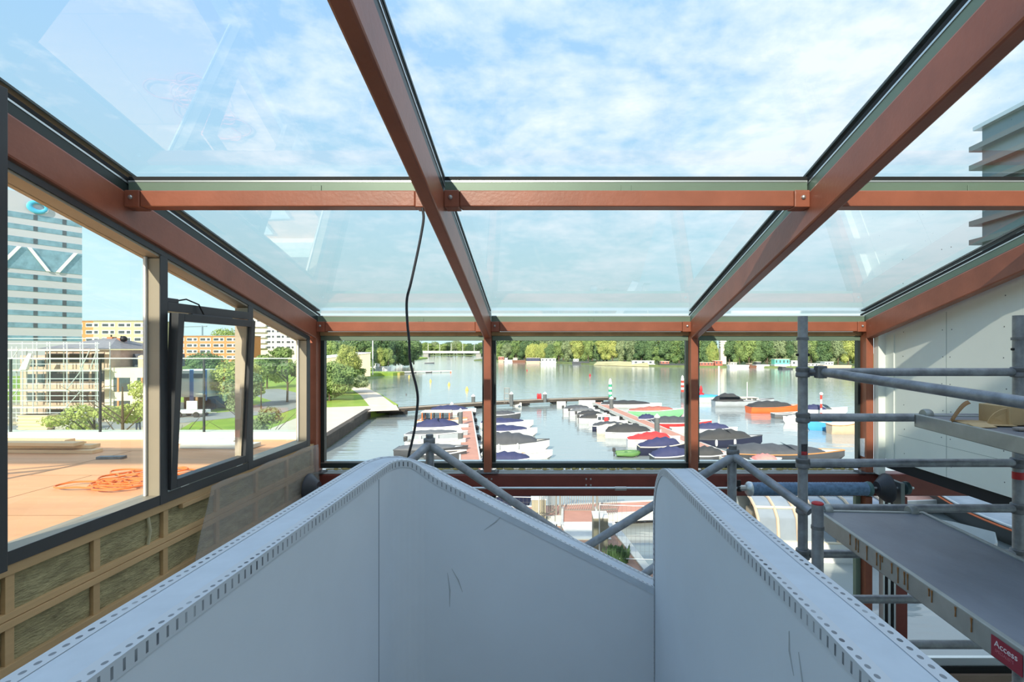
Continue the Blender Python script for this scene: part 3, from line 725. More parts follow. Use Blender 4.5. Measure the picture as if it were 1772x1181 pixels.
# ------------------------------------------------------------------ hanging cable
pts=[at(x,y,3.40) for x,y in ((731,360),(733,378),(729,405),(722,440),(711,490),(704,520),(705,560),(708,590),(709,620),(714,645),(720,668),(723,690),(721,715),(718,740),(713,765),(708,785),(704,810),(700,850))]
def smooth(p,k=6):
    out=[]
    for i in range(len(p)-1):
        a0=p[max(i-1,0)];a1=p[i];a2=p[i+1];a3=p[min(i+2,len(p)-1)]
        for j in range(k):
            s_=j/k; out.append(.5*((2*a1)+(-a0+a2)*s_+(2*a0-5*a1+4*a2-a3)*s_*s_+(-a0+3*a1-3*a2+a3)*s_**3))
    out.append(p[-1]); return out
tag(MB().tube(smooth(pts),.0085,10).build('cable',M('black_cable',(44,46,52),.45),None,True),'black electric cable hanging from the left purlin down to the balustrade','cable')
# ================================================================== OUTSIDE: ground, water, quays
m_grass = M('lawn_grass',(150,172,62),.9,0,.25,.35,.3,30,c2=(120,150,52))
m_bankg = M('bank_undergrowth',(104,118,70),.95,0,.3,.2)
m_path = M('beige_gravel_path',(214,200,182),.9,0,.08,.8,.2,20)
m_road = M('grey_asphalt',(150,150,150),.85,0,.1,.6)
m_quay = M('dark_timber_quay_wall',(70,62,54),.85,0,.3,1.2,.3,6)
m_sand = M('pale_sand_yard',(206,194,172),.9,0,.15,.5,.2,10)
m_brickpave = M('pinkish_brick_paving',(168,132,112),.85,0,.25,3,.3,18)
m_deckred = M('red_brown_pontoon_deck',(196,142,122),.8,0,.12,1.2,.1,12)
m_pont = M('pale_pontoon_edge',(206,204,196),.6,0,.1,2)
m_leafs = {}
def leafmat(name,c,c2):
    m=bpy.data.materials.new(name); m.use_nodes=True; t=m.node_tree; b=t.nodes['Principled BSDF']
    b.inputs['Roughness'].default_value=.65; b.inputs['Specular IOR Level'].default_value=.25
    oi=t.nodes.new('ShaderNodeObjectInfo'); co=t.nodes.new('ShaderNodeTexCoord')
    n=t.nodes.new('ShaderNodeTexNoise'); n.inputs['Scale'].default_value=.45; n.inputs['Detail'].default_value=5; n.inputs['Roughness'].default_value=.7; t.links.new(co.outputs['Object'],n.inputs['Vector'])
    ad=t.nodes.new('ShaderNodeMath'); ad.operation='MULTIPLY_ADD'; t.links.new(oi.outputs['Random'],ad.inputs[0]); ad.inputs[1].default_value=.22; t.links.new(n.outputs[0],ad.inputs[2])
    r=t.nodes.new('ShaderNodeValToRGB'); t.links.new(ad.outputs[0],r.inputs[0]); r.color_ramp.elements[0].position=.42; r.color_ramp.elements[0].color=rgb(*c2); r.color_ramp.elements[1].position=.78; r.color_ramp.elements[1].color=rgb(*c)
    t.links.new(r.outputs[0],b.inputs['Base Color'])
    tr=t.nodes.new('ShaderNodeBsdfTranslucent'); t.links.new(r.outputs[0],tr.inputs[0])
    mx=t.nodes.new('ShaderNodeMixShader'); mx.inputs[0].default_value=.35; t.links.new(b.outputs[0],mx.inputs[1]); t.links.new(tr.outputs[0],mx.inputs[2])
    t.links.new(mx.outputs[0],t.nodes['Material Output'].inputs[0]); return m
lf_mid = leafmat('mid_green_leaves',(168,186,112),(104,134,80))  # leaf tones muted, haze put into their colour
lf_dark = leafmat('dark_green_leaves',(132,158,102),(80,110,72))
lf_yel = leafmat('yellow_green_leaves',(198,200,118),(148,166,92))
lf_grey = leafmat('grey_green_leaves',(172,184,136),(124,144,102))
m_bark = M('tree_bark',(96,82,66),.9,0,.25,2,.4,12)

# water
mw=bpy.data.materials.new('harbour_water'); mw.use_nodes=True; t_=mw.node_tree; b_=t_.nodes['Principled BSDF']
b_.inputs['Base Color'].default_value=rgb(150,158,156); b_.inputs['Roughness'].default_value=.06; b_.inputs['IOR'].default_value=1.6
co=t_.nodes.new('ShaderNodeTexCoord'); mp=t_.nodes.new('ShaderNodeMapping'); mp.inputs['Scale'].default_value=(.35,1.1,1); t_.links.new(co.outputs['Object'],mp.inputs[0])
nn1=t_.nodes.new('ShaderNodeTexNoise'); nn1.inputs['Scale'].default_value=1.1; nn1.inputs['Detail'].default_value=4; t_.links.new(mp.outputs[0],nn1.inputs['Vector'])
bp=t_.nodes.new('ShaderNodeBump'); bp.inputs['Strength'].default_value=.11; bp.inputs['Distance'].default_value=.35; t_.links.new(nn1.outputs[0],bp.inputs['Height']); t_.links.new(bp.outputs[0],b_.inputs['Normal'])
tag(MB().add([(-1500,6,WZ),(1500,6,WZ),(1500,3200,WZ),(-1500,3200,WZ)],[(0,1,2,3)]).build('river_water',mw),'calm pale harbour and river water','water',kind='structure')

def land(poly,z,depth,mat,name,label,cat='ground'):
    return tag(MB().prism([(x,y,z-depth) for x,y in poly],(0,0,depth)).build(name,mat),label,cat,kind='structure')
shore=[(-17.2,20.5),(-18.2,42),(-21.4,61.6),(-19.6,67.0),(-26.9,82.7),(-42.8,114.9),(-52,132),(-56,150)]
land([(-300,-60),(3.2,-60),(3.35,16.2),(2.72,20.6)]+shore+[(-60,158),(-50.2,166),(-48.7,171),(-49,175),(-62,178),(-67,194),(-85,258),(-106,365),(-132,563),(-177,689),(-230,900),(-900,900),(-900,-60)],GZ,1.6,m_grass,'lawn_ground','sunny lawn and bank left of the harbour')
# beige path along the water
def strip(pts,w,z,th,mat,name,label,cat,side=-1):
    m_=MB(); L=[Vector((p[0],p[1],0)) for p in pts]; out=[]
    for i,p in enumerate(L):
        d_=(L[min(i+1,len(L)-1)]-L[max(i-1,0)]).normalized(); n_=Vector((-d_.y,d_.x,0))*side
        out.append((p,p+n_*w))
    rings=[[(a_.x,a_.y,z),(b2.x,b2.y,z),(b2.x,b2.y,z+th),(a_.x,a_.y,z+th)] for a_,b2 in out]
    m_.loft(rings); return tag(m_.build(name,mat),label,cat,kind='structure')
strip([(-17.5,20.5),(-18.6,42),(-21.9,61.6)],5.6,GZ,.03,m_path,'quay_path','beige gravel path behind the dark timber quay','path',1)
strip([(-19.8,66),(-27.1,82.7),(-43,114.9),(-52.2,132)],3.0,GZ,.035,m_path,'shore_path','beige path following the open river bank','path',1)
strip([(-30,62.5),(-19.6,66.2)],6.0,GZ,.025,m_path,'corner_path','gravel corner where the path meets the long jetty','path',-1)
strip([(-17.1,20.5),(-18.0,42),(-21.2,61.3)],.55,GZ-.9,.98,m_quay,'quay_edge','dark timber quay edge along the left of the basin','quay',1)
# ground under the building, quay point
land([(-18,-60),(3.2,-60),(3.35,16.2),(2.72,20.6),(-17.2,20.5)],GZ+.02,.3,m_brickpave,'quay_paving','worn brick paved quay point below the front beam')
o=MB().prism([(-1.2,20.75,GZ+.03),(2.7,20.75,GZ+.03),(3.3,16.3,GZ+.03),(3.05,16.2,GZ+.03),(2.4,20.4,GZ+.03),(-1.2,20.4,GZ+.03)],(0,0,.05)).build('kerb',m_pont); tag(o,'pale concrete kerb around the quay point','kerb')
land([(-95,40),(-33,41),(-33,46),(-44,70),(-95,70)],GZ,.04,m_sand,'sand_yard','pale sand yard in front of the scaffolded house')
strip([(-60,36),(-38,46),(-30,58),(-33,75),(-50,95)],6.5,GZ,.05,m_road,'road','grey road curving past the lawn','road',1)

# far shores
def poly_bank(pts,name,label):
    return land(pts,GZ-.2,1.4,m_bankg,name,label)
poly_bank([(-62,430),(-50,417),(5,337),(33,283),(66,253),(139,236),(320,228),(900,300),(900,900),(-62,900)],'far_bank','low green far bank of the river behind the houseboats')
poly_bank([(-900,905),(900,905),(900,3200),(-900,3200)],'distant_bank','distant green bank beyond the bridge')
o=MB().prism([(26,290,-7.9),(38,274,-7.9),(52,263,-7.9),(53,272,-6.4),(40,286,-5.9),(29,300,-6.4)],(0,0,.3)).build('sandy_slope',M('sandy_slope',(186,178,134),.9,0,.1,.3)); tag(o,'sandy beach slope between the trees on the far bank','beach')
# reed edged spit on the left
o=MB().prism([(-62,166,-8.2),(-48.7,168.5,-8.2),(-48.2,172,-8.2),(-62,174,-8.2)],(0,0,1.15)).build('spit_wall',M('mossy_pile_wall',(170,160,86),.9,0,.4,.8)); tag(o,'mossy timber pile spit reaching into the river on the left','embankment')

# ------------------------------------------------------------------ trees
def crown_mesh(seed,blobs,n,size,droop=0.0):
    rnd=random.Random(seed); vs=[];fs=[]
    tot=sum(b[3]*b[4]+b[4]*b[5]+b[3]*b[5] for b in blobs)
    for b in blobs:
        k_=int(n*(b[3]*b[4]+b[4]*b[5]+b[3]*b[5])/tot)
        for _ in range(k_):
            while True:
                v=Vector((rnd.gauss(0,1),rnd.gauss(0,1),rnd.gauss(0,1)))
                if v.length>.1: break
            v.normalize(); rr=rnd.uniform(.72,1.04) if rnd.random()<.85 else rnd.uniform(.4,.8)
            rr*=1+.22*noise.noise(v*2.3+Vector((b[0],b[1],seed)))
            p=Vector((b[0]+v.x*b[3]*rr,b[1]+v.y*b[4]*rr,b[2]+v.z*b[5]*rr))
            nn_=(v+Vector((rnd.uniform(-.7,.7),rnd.uniform(-.7,.7),rnd.uniform(-.4,.8)))).normalized()
            u=nn_.cross(Vector((0,0,1)))
            if u.length<.05: u=Vector((1,0,0))
            u.normalize(); w_=nn_.cross(u); a_=rnd.uniform(0,6.28)
            if droop: u,w_=u*.45,Vector((0,0,-1))*(1+droop)
            else: u,w_=u*math.cos(a_)+w_*math.sin(a_),w_*math.cos(a_)-u*math.sin(a_)
            s_=size*rnd.uniform(.6,1.35); o_=len(vs)
            vs+=[tuple(p-u*s_*.5-w_*s_*.35),tuple(p+u*s_*.5-w_*s_*.25),tuple(p+u*s_*.35+w_*s_*.45),tuple(p-u*s_*.3+w_*s_*.5)]
            fs.append((o_,o_+1,o_+2,o_+3))
    m_=MB(); m_.v=vs; m_.f=fs; return m_
def trunk_mesh(h,r,seed,nb=6,spread=.35):
    rnd=random.Random(seed); m_=MB(); m_.tube([(0,0,-.1),(r*.4,0,h*.3),(-r*.3,r*.3,h*.62),(0,0,h*.85)],[r*1.25,r,r*.75,r*.35],8)
    for i in range(nb):
        a_=rnd.uniform(0,6.28); z0=h*rnd.uniform(.3,.6); l=h*spread*rnd.uniform(.8,1.2)
        m_.tube([(0,0,z0),(l*.5*math.cos(a_),l*.5*math.sin(a_),z0+l*.5),(l*math.cos(a_),l*math.sin(a_),z0+l*.9)],[r*.45,r*.3,r*.12],6)
    return m_
def make_tree(name,label,mat,seed,h,w,n,size,group=None,style='round',trunkr=None,base=.18):
    t=thing(name,label,'tree',(0,0,0),group)
    rnd=random.Random(seed); bl=[]
    if style=='round':
        bl.append((0,0,h*.6,w*.36,w*.36,h*.34))
        for i in range(9):
            a_=i*2.4+rnd.random(); q=rnd.uniform(.2,.34)*w; bl.append((q*math.cos(a_),q*math.sin(a_),h*rnd.uniform(base+.17,.82),w*rnd.uniform(.15,.24),w*rnd.uniform(.15,.24),h*rnd.uniform(.10,.17)))
    elif style=='tall':
        for i in range(9):
            z=h*(base+.08+.8*i/9); q=w*.42*math.sin(math.pi*(.18+.78*i/9))**.8
            bl.append((rnd.uniform(-.1,.1)*w,rnd.uniform(-.1,.1)*w,z,q,q,h*.11))
    elif style=='loose':
        for i in range(11):
            a_=i*2.4; q=rnd.uniform(.1,.42)*w; bl.append((q*math.cos(a_),q*math.sin(a_),h*rnd.uniform(base,.92),w*rnd.uniform(.10,.17),w*rnd.uniform(.10,.17),h*rnd.uniform(.06,.12)))
    elif style=='willow':
        for i in range(8):
            a_=i*.9; q=w*.26; bl.append((q*math.cos(a_),q*math.sin(a_),h*rnd.uniform(.45,.62),w*.22,w*.22,h*.36))
        bl.append((0,0,h*.7,w*.3,w*.3,h*.26))
    crown_mesh(seed,bl,n,size,1.2 if style=='willow' else 0).build('foliage',mat,t)
    trunk_mesh(h,trunkr or w*(.03 if n>5100 and w>12 else .014),seed,6).build('trunk',m_bark,t,True)
    return t
def put(t,x,y,z,s=1.0,rz=0.0,sz=None):
    t.location=(x,y,z); t.scale=(s,s,sz or s); t.rotation_euler=(0,0,rz); return t

kinds=[('mid green',lf_mid,'round'),('dark green',lf_dark,'round'),('bright yellow-green',lf_yel,'round'),('grey-green',lf_grey,'round'),('pale drooping willow-like',lf_yel,'willow'),('dark tall',lf_dark,'tall')]
protos={}
winname=lambda px: 'left front window' if px<845 else ('middle front window' if px<1197 else 'right front window')
ordn=['first','second','third','fourth','fifth','sixth','seventh','eighth','ninth','tenth','eleventh','twelfth','thirteenth','fourteenth','fifteenth','sixteenth','seventeenth','eighteenth','nineteenth','twentieth']
cnt={}
def far_tree(px,Y,top,kind,wpx,where,base_z=-7.2):
    X=(px-CX)/F*Y; h=((CY-top+2.5)/F*Y-base_z)*1.12; w_=wpx/F*Y*1.55
    nm,mt,st=kinds[kind]; key=(kind,len([1 for q in cnt if 0])); 
    if kind not in protos:
        protos[kind]=make_tree('leafy_tree' if st!='willow' else 'willow_tree','x',mt,40+kind,16.0,13.0,7500,.62 if st!='willow' else .7,None,st,base=.0)
        t=protos[kind]
    else: t=copy_tree(protos[kind])
    t.location=(X,Y,base_z); s=w_/13.0; t.scale=(s,s,h/16.0); t.rotation_euler=(0,0,random.uniform(0,6.28))
    k_=(nm,where,winname(px)); cnt[k_]=cnt.get(k_,0)+1
    t['label']='%s %s tree %s, through the %s'%(ordn[min(cnt[k_]-1,19)],nm.replace('pale drooping willow-like','pale willow'),where,winname(px)); t['group']='trees '+where
    return t
random.seed(21)
# far right bank, front row then back row
row=[(852,415,596,1,16),(864,405,600,0,13),(878,400,598,3,16),(893,392,597,0,15),(908,382,593,1,16),(921,372,600,4,17),(938,360,599,4,16),(953,352,600,1,14),(967,345,596,0,16),(983,338,591,3,18),(1000,332,590,2,20),(1018,330,592,0,15),(1033,335,594,1,14),(1044,322,590,2,20),(1060,315,592,2,16),(1076,300,591,3,16),(1092,290,588,3,20),(1110,282,592,1,18),(1126,278,590,5,15),(1140,272,602,0,16),(1153,268,589,1,20),(1170,264,590,0,20),(1186,262,588,1,20),
 (1203,262,589,0,20),(1220,260,588,1,18),(1232,258,598,4,16),(1262,262,590,1,22),(1280,258,600,0,14),(1296,258,588,0,22),(1312,256,589,5,14),(1328,256,588,1,22),(1348,254,590,3,22),(1366,252,590,5,16),(1384,250,588,3,22),(1404,250,589,0,20),(1422,248,586,1,22),(1440,248,600,0,16),(1450,246,589,3,22),(1468,244,588,2,22),(1490,244,587,0,24)]
for r_ in row: far_tree(r_[0],r_[1]+15,r_[2],r_[3],r_[4],'in front on the far bank')
for i,px in enumerate(range(850,1500,25)):
    if 1236<px<1256: continue
    Y=445-150*min(1,(px-850)/330.0)+12; far_tree(px,Y,589-random.uniform(0,5),(1,5,0,1,3)[i%5],26,'behind on the far bank')
# beyond the bridge
for i,px in enumerate(range(716,862,12)):
    far_tree(px,925+random.uniform(0,25),(600,598,597,595,599,596,593,598,597,599,596,598,600)[i%13],(0,1,0,3,0,1,3,0,5,1,0,0,1)[i%13],17,'beyond the low bridge')
# left bank woods
for i,(px,Y,top,kd,w_) in enumerate(((570,190,588,1,26),(590,200,592,1,24),(612,215,586,1,26),(634,220,588,1,24),(652,235,586,5,22),(668,240,586,1,26),(684,250,587,1,24),(700,262,588,5,22),(716,270,590,1,22),(578,165,598,0,22),(640,208,606,0,12),(658,212,606,2,12),(672,230,608,0,14),(690,255,600,0,16),(706,275,600,3,14))):
    far_tree(px,Y,top,kd,w_,'on the wooded left bank',-7)

# near trees by the left corner
def near_tree(label,mat,seed,px,Y,top,w_,n,size,style,base=.1,name='leafy_tree',group=None):
    X=(px-CX)/F*Y; h=(CY-top)/F*Y-GZ
    t=make_tree(name,label,mat,seed,h,w_,n,size,group,style,base=base); t.location=(X,Y,GZ); return t
near_tree('dense green shrubbery tree at the left edge of the left front window',lf_mid,1,570,72,622,8.0,18000,.24,'round',0.0)
near_tree('yellow-leaved young tree in front of the pale shed wall',lf_yel,2,604,98,592,5.0,9000,.2,'round',.1)
near_tree('olive green bushy tree in front of the low end of the shed wall',lf_grey,3,594,84,641,7.5,10000,.24,'round',.0)
near_tree('mid green tree right of the yellow young tree',lf_mid,4,618,100,634,4.2,4000,.22,'round',.0)
near_tree('feathery yellow-green tree behind the deck glass in the left side window',lf_yel,5,212,27,640,5.6,7000,.12,'loose',.0,group='young trees behind the roof deck')
near_tree('loose light green sapling left of the feathery tree in the left side window',lf_yel,6,163,29,672,5.2,5000,.12,'loose',.0,group='young trees behind the roof deck')
near_tree('sapling with yellow-green leaves behind the lower left of the tilted sash',lf_yel,7,304,25,690,3.6,3600,.11,'loose',.0,group='young trees behind the roof deck')
near_tree('round green tree seen through the right part of the tilted sash',lf_yel,8,405,62,616,6.5,5000,.24,'round',.1)
near_tree('wispy grey-green birch in the narrow left window by the corner',lf_grey,9,452,24,628,3.6,5500,.10,'loose',.0)
near_tree('spreading tree with thick dark trunk in the narrow left window',lf_mid,10,497,70,602,9,6500,.26,'loose',.45)
near_tree('yellow-green tree row under the beige flats in the narrow left window',lf_yel,11,462,96,612,9,5000,.3,'round',.1)
near_tree('dark green tree between the road and the orange flats',lf_dark,12,352,150,606,12,4000,.45,'round',.1)
near_tree('green tree top rising above the right end of the orange flats',lf_mid,13,400,330,566,30,4500,.9,'round',.1)
# weeds on the quay
t=thing('weed_clump','tall green weeds growing beside the grey cabinet on the quay point','plant',(0,0,0))
X,Y=gr(1068,972,GZ).x,gr(1068,972,GZ).y
m_=MB(); rnd=random.Random(4)
for i in range(260):
    a_=rnd.uniform(0,6.28); q=rnd.uniform(0,.36); h_=rnd.uniform(.15,.55); x=X+q*math.cos(a_)*1.1; y=Y+q*math.sin(a_); 
    lx,ly=rnd.uniform(-.12,.12),rnd.uniform(-.12,.12); w_=.02
    m_.add([(x-w_,y,GZ),(x+w_,y,GZ),(x+lx+w_*.3,y+ly,GZ+h_),(x+lx*.8-w_*1.8,y+ly,GZ+h_*.8)],[(0,1,2,3)])
m_.build('foliage',lf_dark,t)
t.location=(0,0,0)

# ------------------------------------------------------------------ bridge
t=thing('road_bridge','long low white road bridge across the river','bridge',(-130,800,WZ))
m_bri=M('white_concrete',(222,220,214),.7)
MB().hexa([(-215,795,-3.0),(40,795,-3.6),(40,812,-3.6),(-215,812,-3.0),(-215,795,0.4),(40,795,-.6),(40,812,-.6),(-215,812,.4)]).build('deck',m_bri,t)
for x in (-204,-190,-108,-96): MB().box(x-4,x+4,797,810,WZ-1,-3.0).build('pier',m_concrete,t)
for i in range(9): MB().tube([(-205+18*i,800,0),(-205+18*i,800,12)],.28,6).build('lamp_post',m_bri,t)

# ------------------------------------------------------------------ shed wall on the left bank, with its mast
t=thing('boathouse','pale beige windowless boathouse wall left of the river','building',(-45,135,GZ))
a1=at(575,645,120); z_t=lambda px,py,Y:(CY-py)/F*Y
YL,YR=134,143
xl,xr=(560-CX)/F*YL,(641-CX)/F*YR
m_=MB(); ztl=(CY-621)/F*YL; ztr=(CY-611.5)/F*YR
m_.hexa([(xl,YL,GZ),(xr,YR,GZ),(xr-8,YR+10,GZ),(xl-8,YL+10,GZ),(xl,YL,ztl),(xr,YR,ztr),(xr-8,YR+10,ztr),(xl-8,YL+10,ztl)])
m_.build('wall',M('cream_cladding',(232,214,176),.8,0,.06,.5),t)
m_=MB(); m_.hexa([(xl+.1,YL-.1,ztl),(xr+.15,YR-.1,ztr),(xr-8,YR+10.2,ztr),(xl-8,YL+10,ztl),(xl+.1,YL-.1,ztl+.25),(xr+.15,YR-.1,ztr+.25),(xr-8,YR+10.2,ztr+.25),(xl-8,YL+10,ztl+.25)]); m_.build('roof_edge',m_white,t)
p=at(645,640,150); o=MB().tube([(p.x,p.y,GZ),(p.x,p.y,(CY-588)/F*150)],.14,8).build('mast',m_white,None,True); tag(o,'tall white mast at the river end of the pale boathouse','mast')

# ------------------------------------------------------------------ jetties, pontoons
def pier(name,label,pts,w,z,mat,edge,cat='pier'):
    t=thing(name,label,cat,(pts[0][0],pts[0][1],z)); L=[Vector((p[0],p[1],0)) for p in pts]; rA=[];rB=[];rC=[]
    for i,p in enumerate(L):
        d_=(L[min(i+1,len(L)-1)]-L[max(i-1,0)]).normalized(); n_=Vector((-d_.y,d_.x,0))
        a_,b2=p-n_*w/2,p+n_*w/2
        rA.append([(a_.x,a_.y,z-.12),(b2.x,b2.y,z-.12),(b2.x,b2.y,z),(a_.x,a_.y,z)])
        for R_,q in ((rB,-1),(rC,1)):
            c1=p+n_*q*(w/2); c2_=p+n_*q*(w/2+.12)
            R_.append([(c1.x,c1.y,z-.35),(c2_.x,c2_.y,z-.35),(c2_.x,c2_.y,z+.04),(c1.x,c1.y,z+.04)])
    m_=MB(); m_.loft(rA); m_.build('decking',mat,t)
    for R_ in (rB,rC): m_=MB(); m_.loft(R_); m_.build('edge_beam',edge,t)
    # floats
    for k_ in range(int((L[-1]-L[0]).length/6)):
        f=(k_+.5)*6/(L[-1]-L[0]).length; p=L[0].lerp(L[-1],min(f,1))
        if len(L)>2:
            tot=sum((L[i+1]-L[i]).length for i in range(len(L)-1)); dd=f*tot
            for i in range(len(L)-1):
                l=(L[i+1]-L[i]).length
                if dd<=l: p=L[i].lerp(L[i+1],dd/l); break
                dd-=l
        MB().obox((p.x,p.y,z-.42),(2.2,w*.9,.5),.3).build('float',m_dark,t)
    return t
m_oldwood=M('weathered_wood_deck',(176,160,138),.85,0,.15,1)
pier('long_jetty','long weathered timber jetty across the harbour mouth',[(-21.4,63.2),(-14.5,68.2),(-8,73),(0,77),(10.3,80.5)],1.7,-7.25,m_oldwood,m_quay)
pier('finger_pier','reddish finger pier between the left rows of boats',[(-10.7,67.0),(-4.0,27.2)],1.25,-7.5,m_deckred,m_pont)
pier('finger_pier','long reddish finger pier on the right running towards the building',[(7.2,75),(11.6,43.7),(15.0,24.0)],1.15,-7.5,m_deckred,m_pont)
pier('river_pontoon','brick-red pontoon crossing below the front windows',[(-8,22.6),(-2,23.2),(6,24.4),(16,25.6),(32,27.6)],1.5,-7.35,m_deckred,m_pont)
pier('distant_landing','thin pale landing stage far out on the left of the river',[(-57,183),(-37,196)],1.6,-7.4,m_oldwood,m_pont)
# gangway from the quay to the pontoon
t=thing('gangway','pale metal gangway with pink deck down to the brick-red pontoon','gangway',(1.2,21,GZ))
MB().hexa([(.55,20.0,GZ+.05),(2.1,20.0,GZ+.05),(1.95,23.3,-7.25),(.7,23.3,-7.25),(.55,20.0,GZ+.13),(2.1,20.0,GZ+.13),(1.95,23.3,-7.17),(.7,23.3,-7.17)]).build('deck',m_deckred,t)
MB().hexa([(.75,18.9,GZ+.02),(2.35,18.9,GZ+.02),(2.15,20.4,GZ+.10),(.5,20.4,GZ+.10),(.75,18.9,GZ+.06),(2.35,18.9,GZ+.06),(2.15,20.4,GZ+.16),(.5,20.4,GZ+.16)]).build('ramp_plate',m_pont,t)
for q in ((.5,.62),(1.98,2.12)):
    MB().hexa([(q[0],20.0,GZ+.05),(q[0]+.1,20.0,GZ+.05),(q[1]+.1,23.3,-7.25),(q[1],23.3,-7.25),(q[0],20.0,GZ+.2),(q[0]+.1,20.0,GZ+.2),(q[1]+.1,23.3,-7.08),(q[1],23.3,-7.08)]).build('side_beam',m_pont,t)
# security gate on the pontoon
t=thing('security_gate','grey steel bar gate and side fences at the head of the gangway','gate',(1.3,23.0,-7.3))
m_bar=M('galvanised_bar',(150,146,140),.5,.5)
YG=22.9; zg0,zg1=-7.25,-5.55
def bars(x0,x1,n,y0,y1):
    m_=MB()
    for i in range(n):
        f=i/(n-1); m_.box(x0+(x1-x0)*f-.012,x0+(x1-x0)*f+.012,y0+(y1-y0)*f-.012,y0+(y1-y0)*f+.012,zg0-.1,zg1)
    for z in (zg0+.1,zg1-.02): m_.hexa([(x0,y0-.02,z),(x1,y1-.02,z),(x1,y1+.02,z),(x0,y0+.02,z),(x0,y0-.02,z+.05),(x1,y1-.02,z+.05),(x1,y1+.02,z+.05),(x0,y0+.02,z+.05)])
    return m_
bars(.35,-.35,9,YG,YG-.9).build('side_fence',m_bar,t); bars(2.2,3.1,11,YG,YG+.2).build('side_fence',m_bar,t); bars(.55,2.0,15,YG,YG).build('gate_leaf',m_bar,t)
bars(.35,.05,5,YG,YG+.6).build('side_fence',m_bar,t)
for x in (.37,.55,2.02,2.2): MB().box(x-.045,x+.045,YG-.045,YG+.045,zg0-.1,zg1+.12).build('gate_post',m_bar,t)
p=gr(932,897,-7.35); m_cab=M('beige_cabinet',(168,158,134),.6)
t=thing('utility_cabinet','beige utility cabinet standing on the left of the pontoon','cabinet',(p.x,p.y,-7.35)); MB().box(p.x-.3,p.x+.32,p.y-.2,p.y+.2,-7.35,-6.5).build('housing',m_cab,t,bevel=.01); MB().box(p.x-.33,p.x+.35,p.y-.23,p.y+.23,-6.5,-6.45).build('lid',m_pont,t)
p=gr(1040,950,GZ)
t=thing('utility_cabinet','tall grey-green cabinet on the quay point beside the weeds','cabinet',(p.x,p.y,GZ)); MB().box(p.x-.28,p.x+.22,p.y-.25,p.y+.45,GZ,GZ+1.15).build('housing',M('greyed_cabinet',(148,142,122),.7,0,.15,3),t,bevel=.01); MB().box(p.x-.30,p.x+.24,p.y-.27,p.y+.47,GZ+1.15,GZ+1.19).build('lid',m_pont,t)
# temporary mesh fencing
m_fen=M('pale_galvanised_fence',(222,224,220),.45,.2)
def mesh_panel(label,p0,p1,h,mode=0):
    t=thing('fence_panel',label,'fence',tuple(p0),group='temporary fence panels'); a_=Vector(p0); b2=Vector(p1)
    m_=MB(); zb_,zt2=a_.z,a_.z+h
    m_.tube([(a_.x,a_.y,zb_),(a_.x,a_.y,zt2),(b2.x,b2.y,zt2),(b2.x,b2.y,zb_)],.02,8); m_.tube([(a_.x,a_.y,zb_+.15),(b2.x,b2.y,zb_+.15)],.014,6); m_.build('frame',m_fen,t,True)
    w_=MB(); L=(b2-a_).length
    n_=int(L/.14)
    for i in range(1,n_):
        q=a_.lerp(b2,i/n_); w_.tube([(q.x,q.y,zb_+.15),(q.x,q.y,zt2)],.0024,4,False)
    for i in range(1,int(h/.25)):
        w_.tube([(a_.x,a_.y,zb_+.15+.25*i),(b2.x,b2.y,zb_+.15+.25*i)],.0024,4,False)
    w_.build('wire_mesh',m_bar,t)
    for q in (a_,b2): MB().box(q.x-.12,q.x+.12,q.y-.35,q.y+.35,zb_,zb_+.07).build('foot_block',m_concrete,t,bevel=.01)
    return t
mesh_panel('temporary mesh fence panel right of the weeds with its foot overhanging the quay',(1.70,16.9,GZ+.02),(3.62,16.75,GZ+.02),1.9)
mesh_panel('temporary mesh fence panel left of the gangway foot',(-2.0,19.8,GZ+.02),(-.35,19.7,GZ+.02),1.35)
mesh_panel('temporary mesh fence panel furthest left on the quay',(-4.3,19.8,GZ+.02),(-2.1,19.8,GZ+.02),1.35)
t=thing('sign_trestle','small folded trestle standing on the quay beside the gangway plate','trestle',(.3,18.3,GZ))
for x in (.18,.42):
    MB().tube([(x,18.2,GZ),(x+.07,18.45,GZ+.75)],.02,6).build('leg',m_pont,t,True)
MB().tube([(.3,18.7,GZ),(.32,18.45,GZ+.75)],.02,6).build('leg',m_dark,t,True)

# mooring piles, beacons and buoys
def pile(px,py0,py1,z,r,label,mat=None,cap=True,name='mooring_pile'):
    p=gr(px,py1,z); t=thing(name,label,'pile',(p.x,p.y,z)); zt2=(CY-py0)/F*p.y
    MB().tube([(p.x,p.y,z-.3),(p.x,p.y,zt2)],r,10).build('post',mat or M('tarred_pile',(78,80,80),.8,0,.2,3),t,True)
    if cap: MB().lathe([(r*1.15,-.05),(r*1.15,.05),(.02,.3)],(p.x,p.y,zt2),'Z',10).build('cap',m_white,t,True)
    return t
m_pile=M('grey_steel_pile',(96,100,100),.7,0,.2,3)
pile(819,686,697,-7.25,.26,'dark pile with white cap standing left of the second column along the long jetty',m_pile)
pile(943,682,693,-7.25,.26,'dark pile with white cap in the middle of the long jetty',m_pile)
pile(885,682,700,-7.25,.24,'dark pile beside the steel gate on the long jetty',m_pile)
pile(1058,690,714,-8,.26,'grey pile at the head of the right finger pier, left one of the pair',m_pile)
pile(1137,722,760,-8,.24,'grey pile between the green boat and the red boat',m_pile)
pile(797,712,745,-8,.22,'pile at the far end of the left finger pier',m_pile)
pile(797,748,775,-8,.22,'thick pile halfway down the left finger pier',m_pile)
pile(782,700,716,-8,.2,'short pile beside the furthest boat of the left row',m_pile)
t=thing('jetty_gate','tall open steel frame gate on the long jetty','gate',(-5.7,73,-7.25))
p=gr(877,698,-7.25)
for x in (-.35,.35): MB().tube([(p.x+x,p.y,-7.25),(p.x+x,p.y,-5.1)],.05,8).build('post',m_bar,t,True)
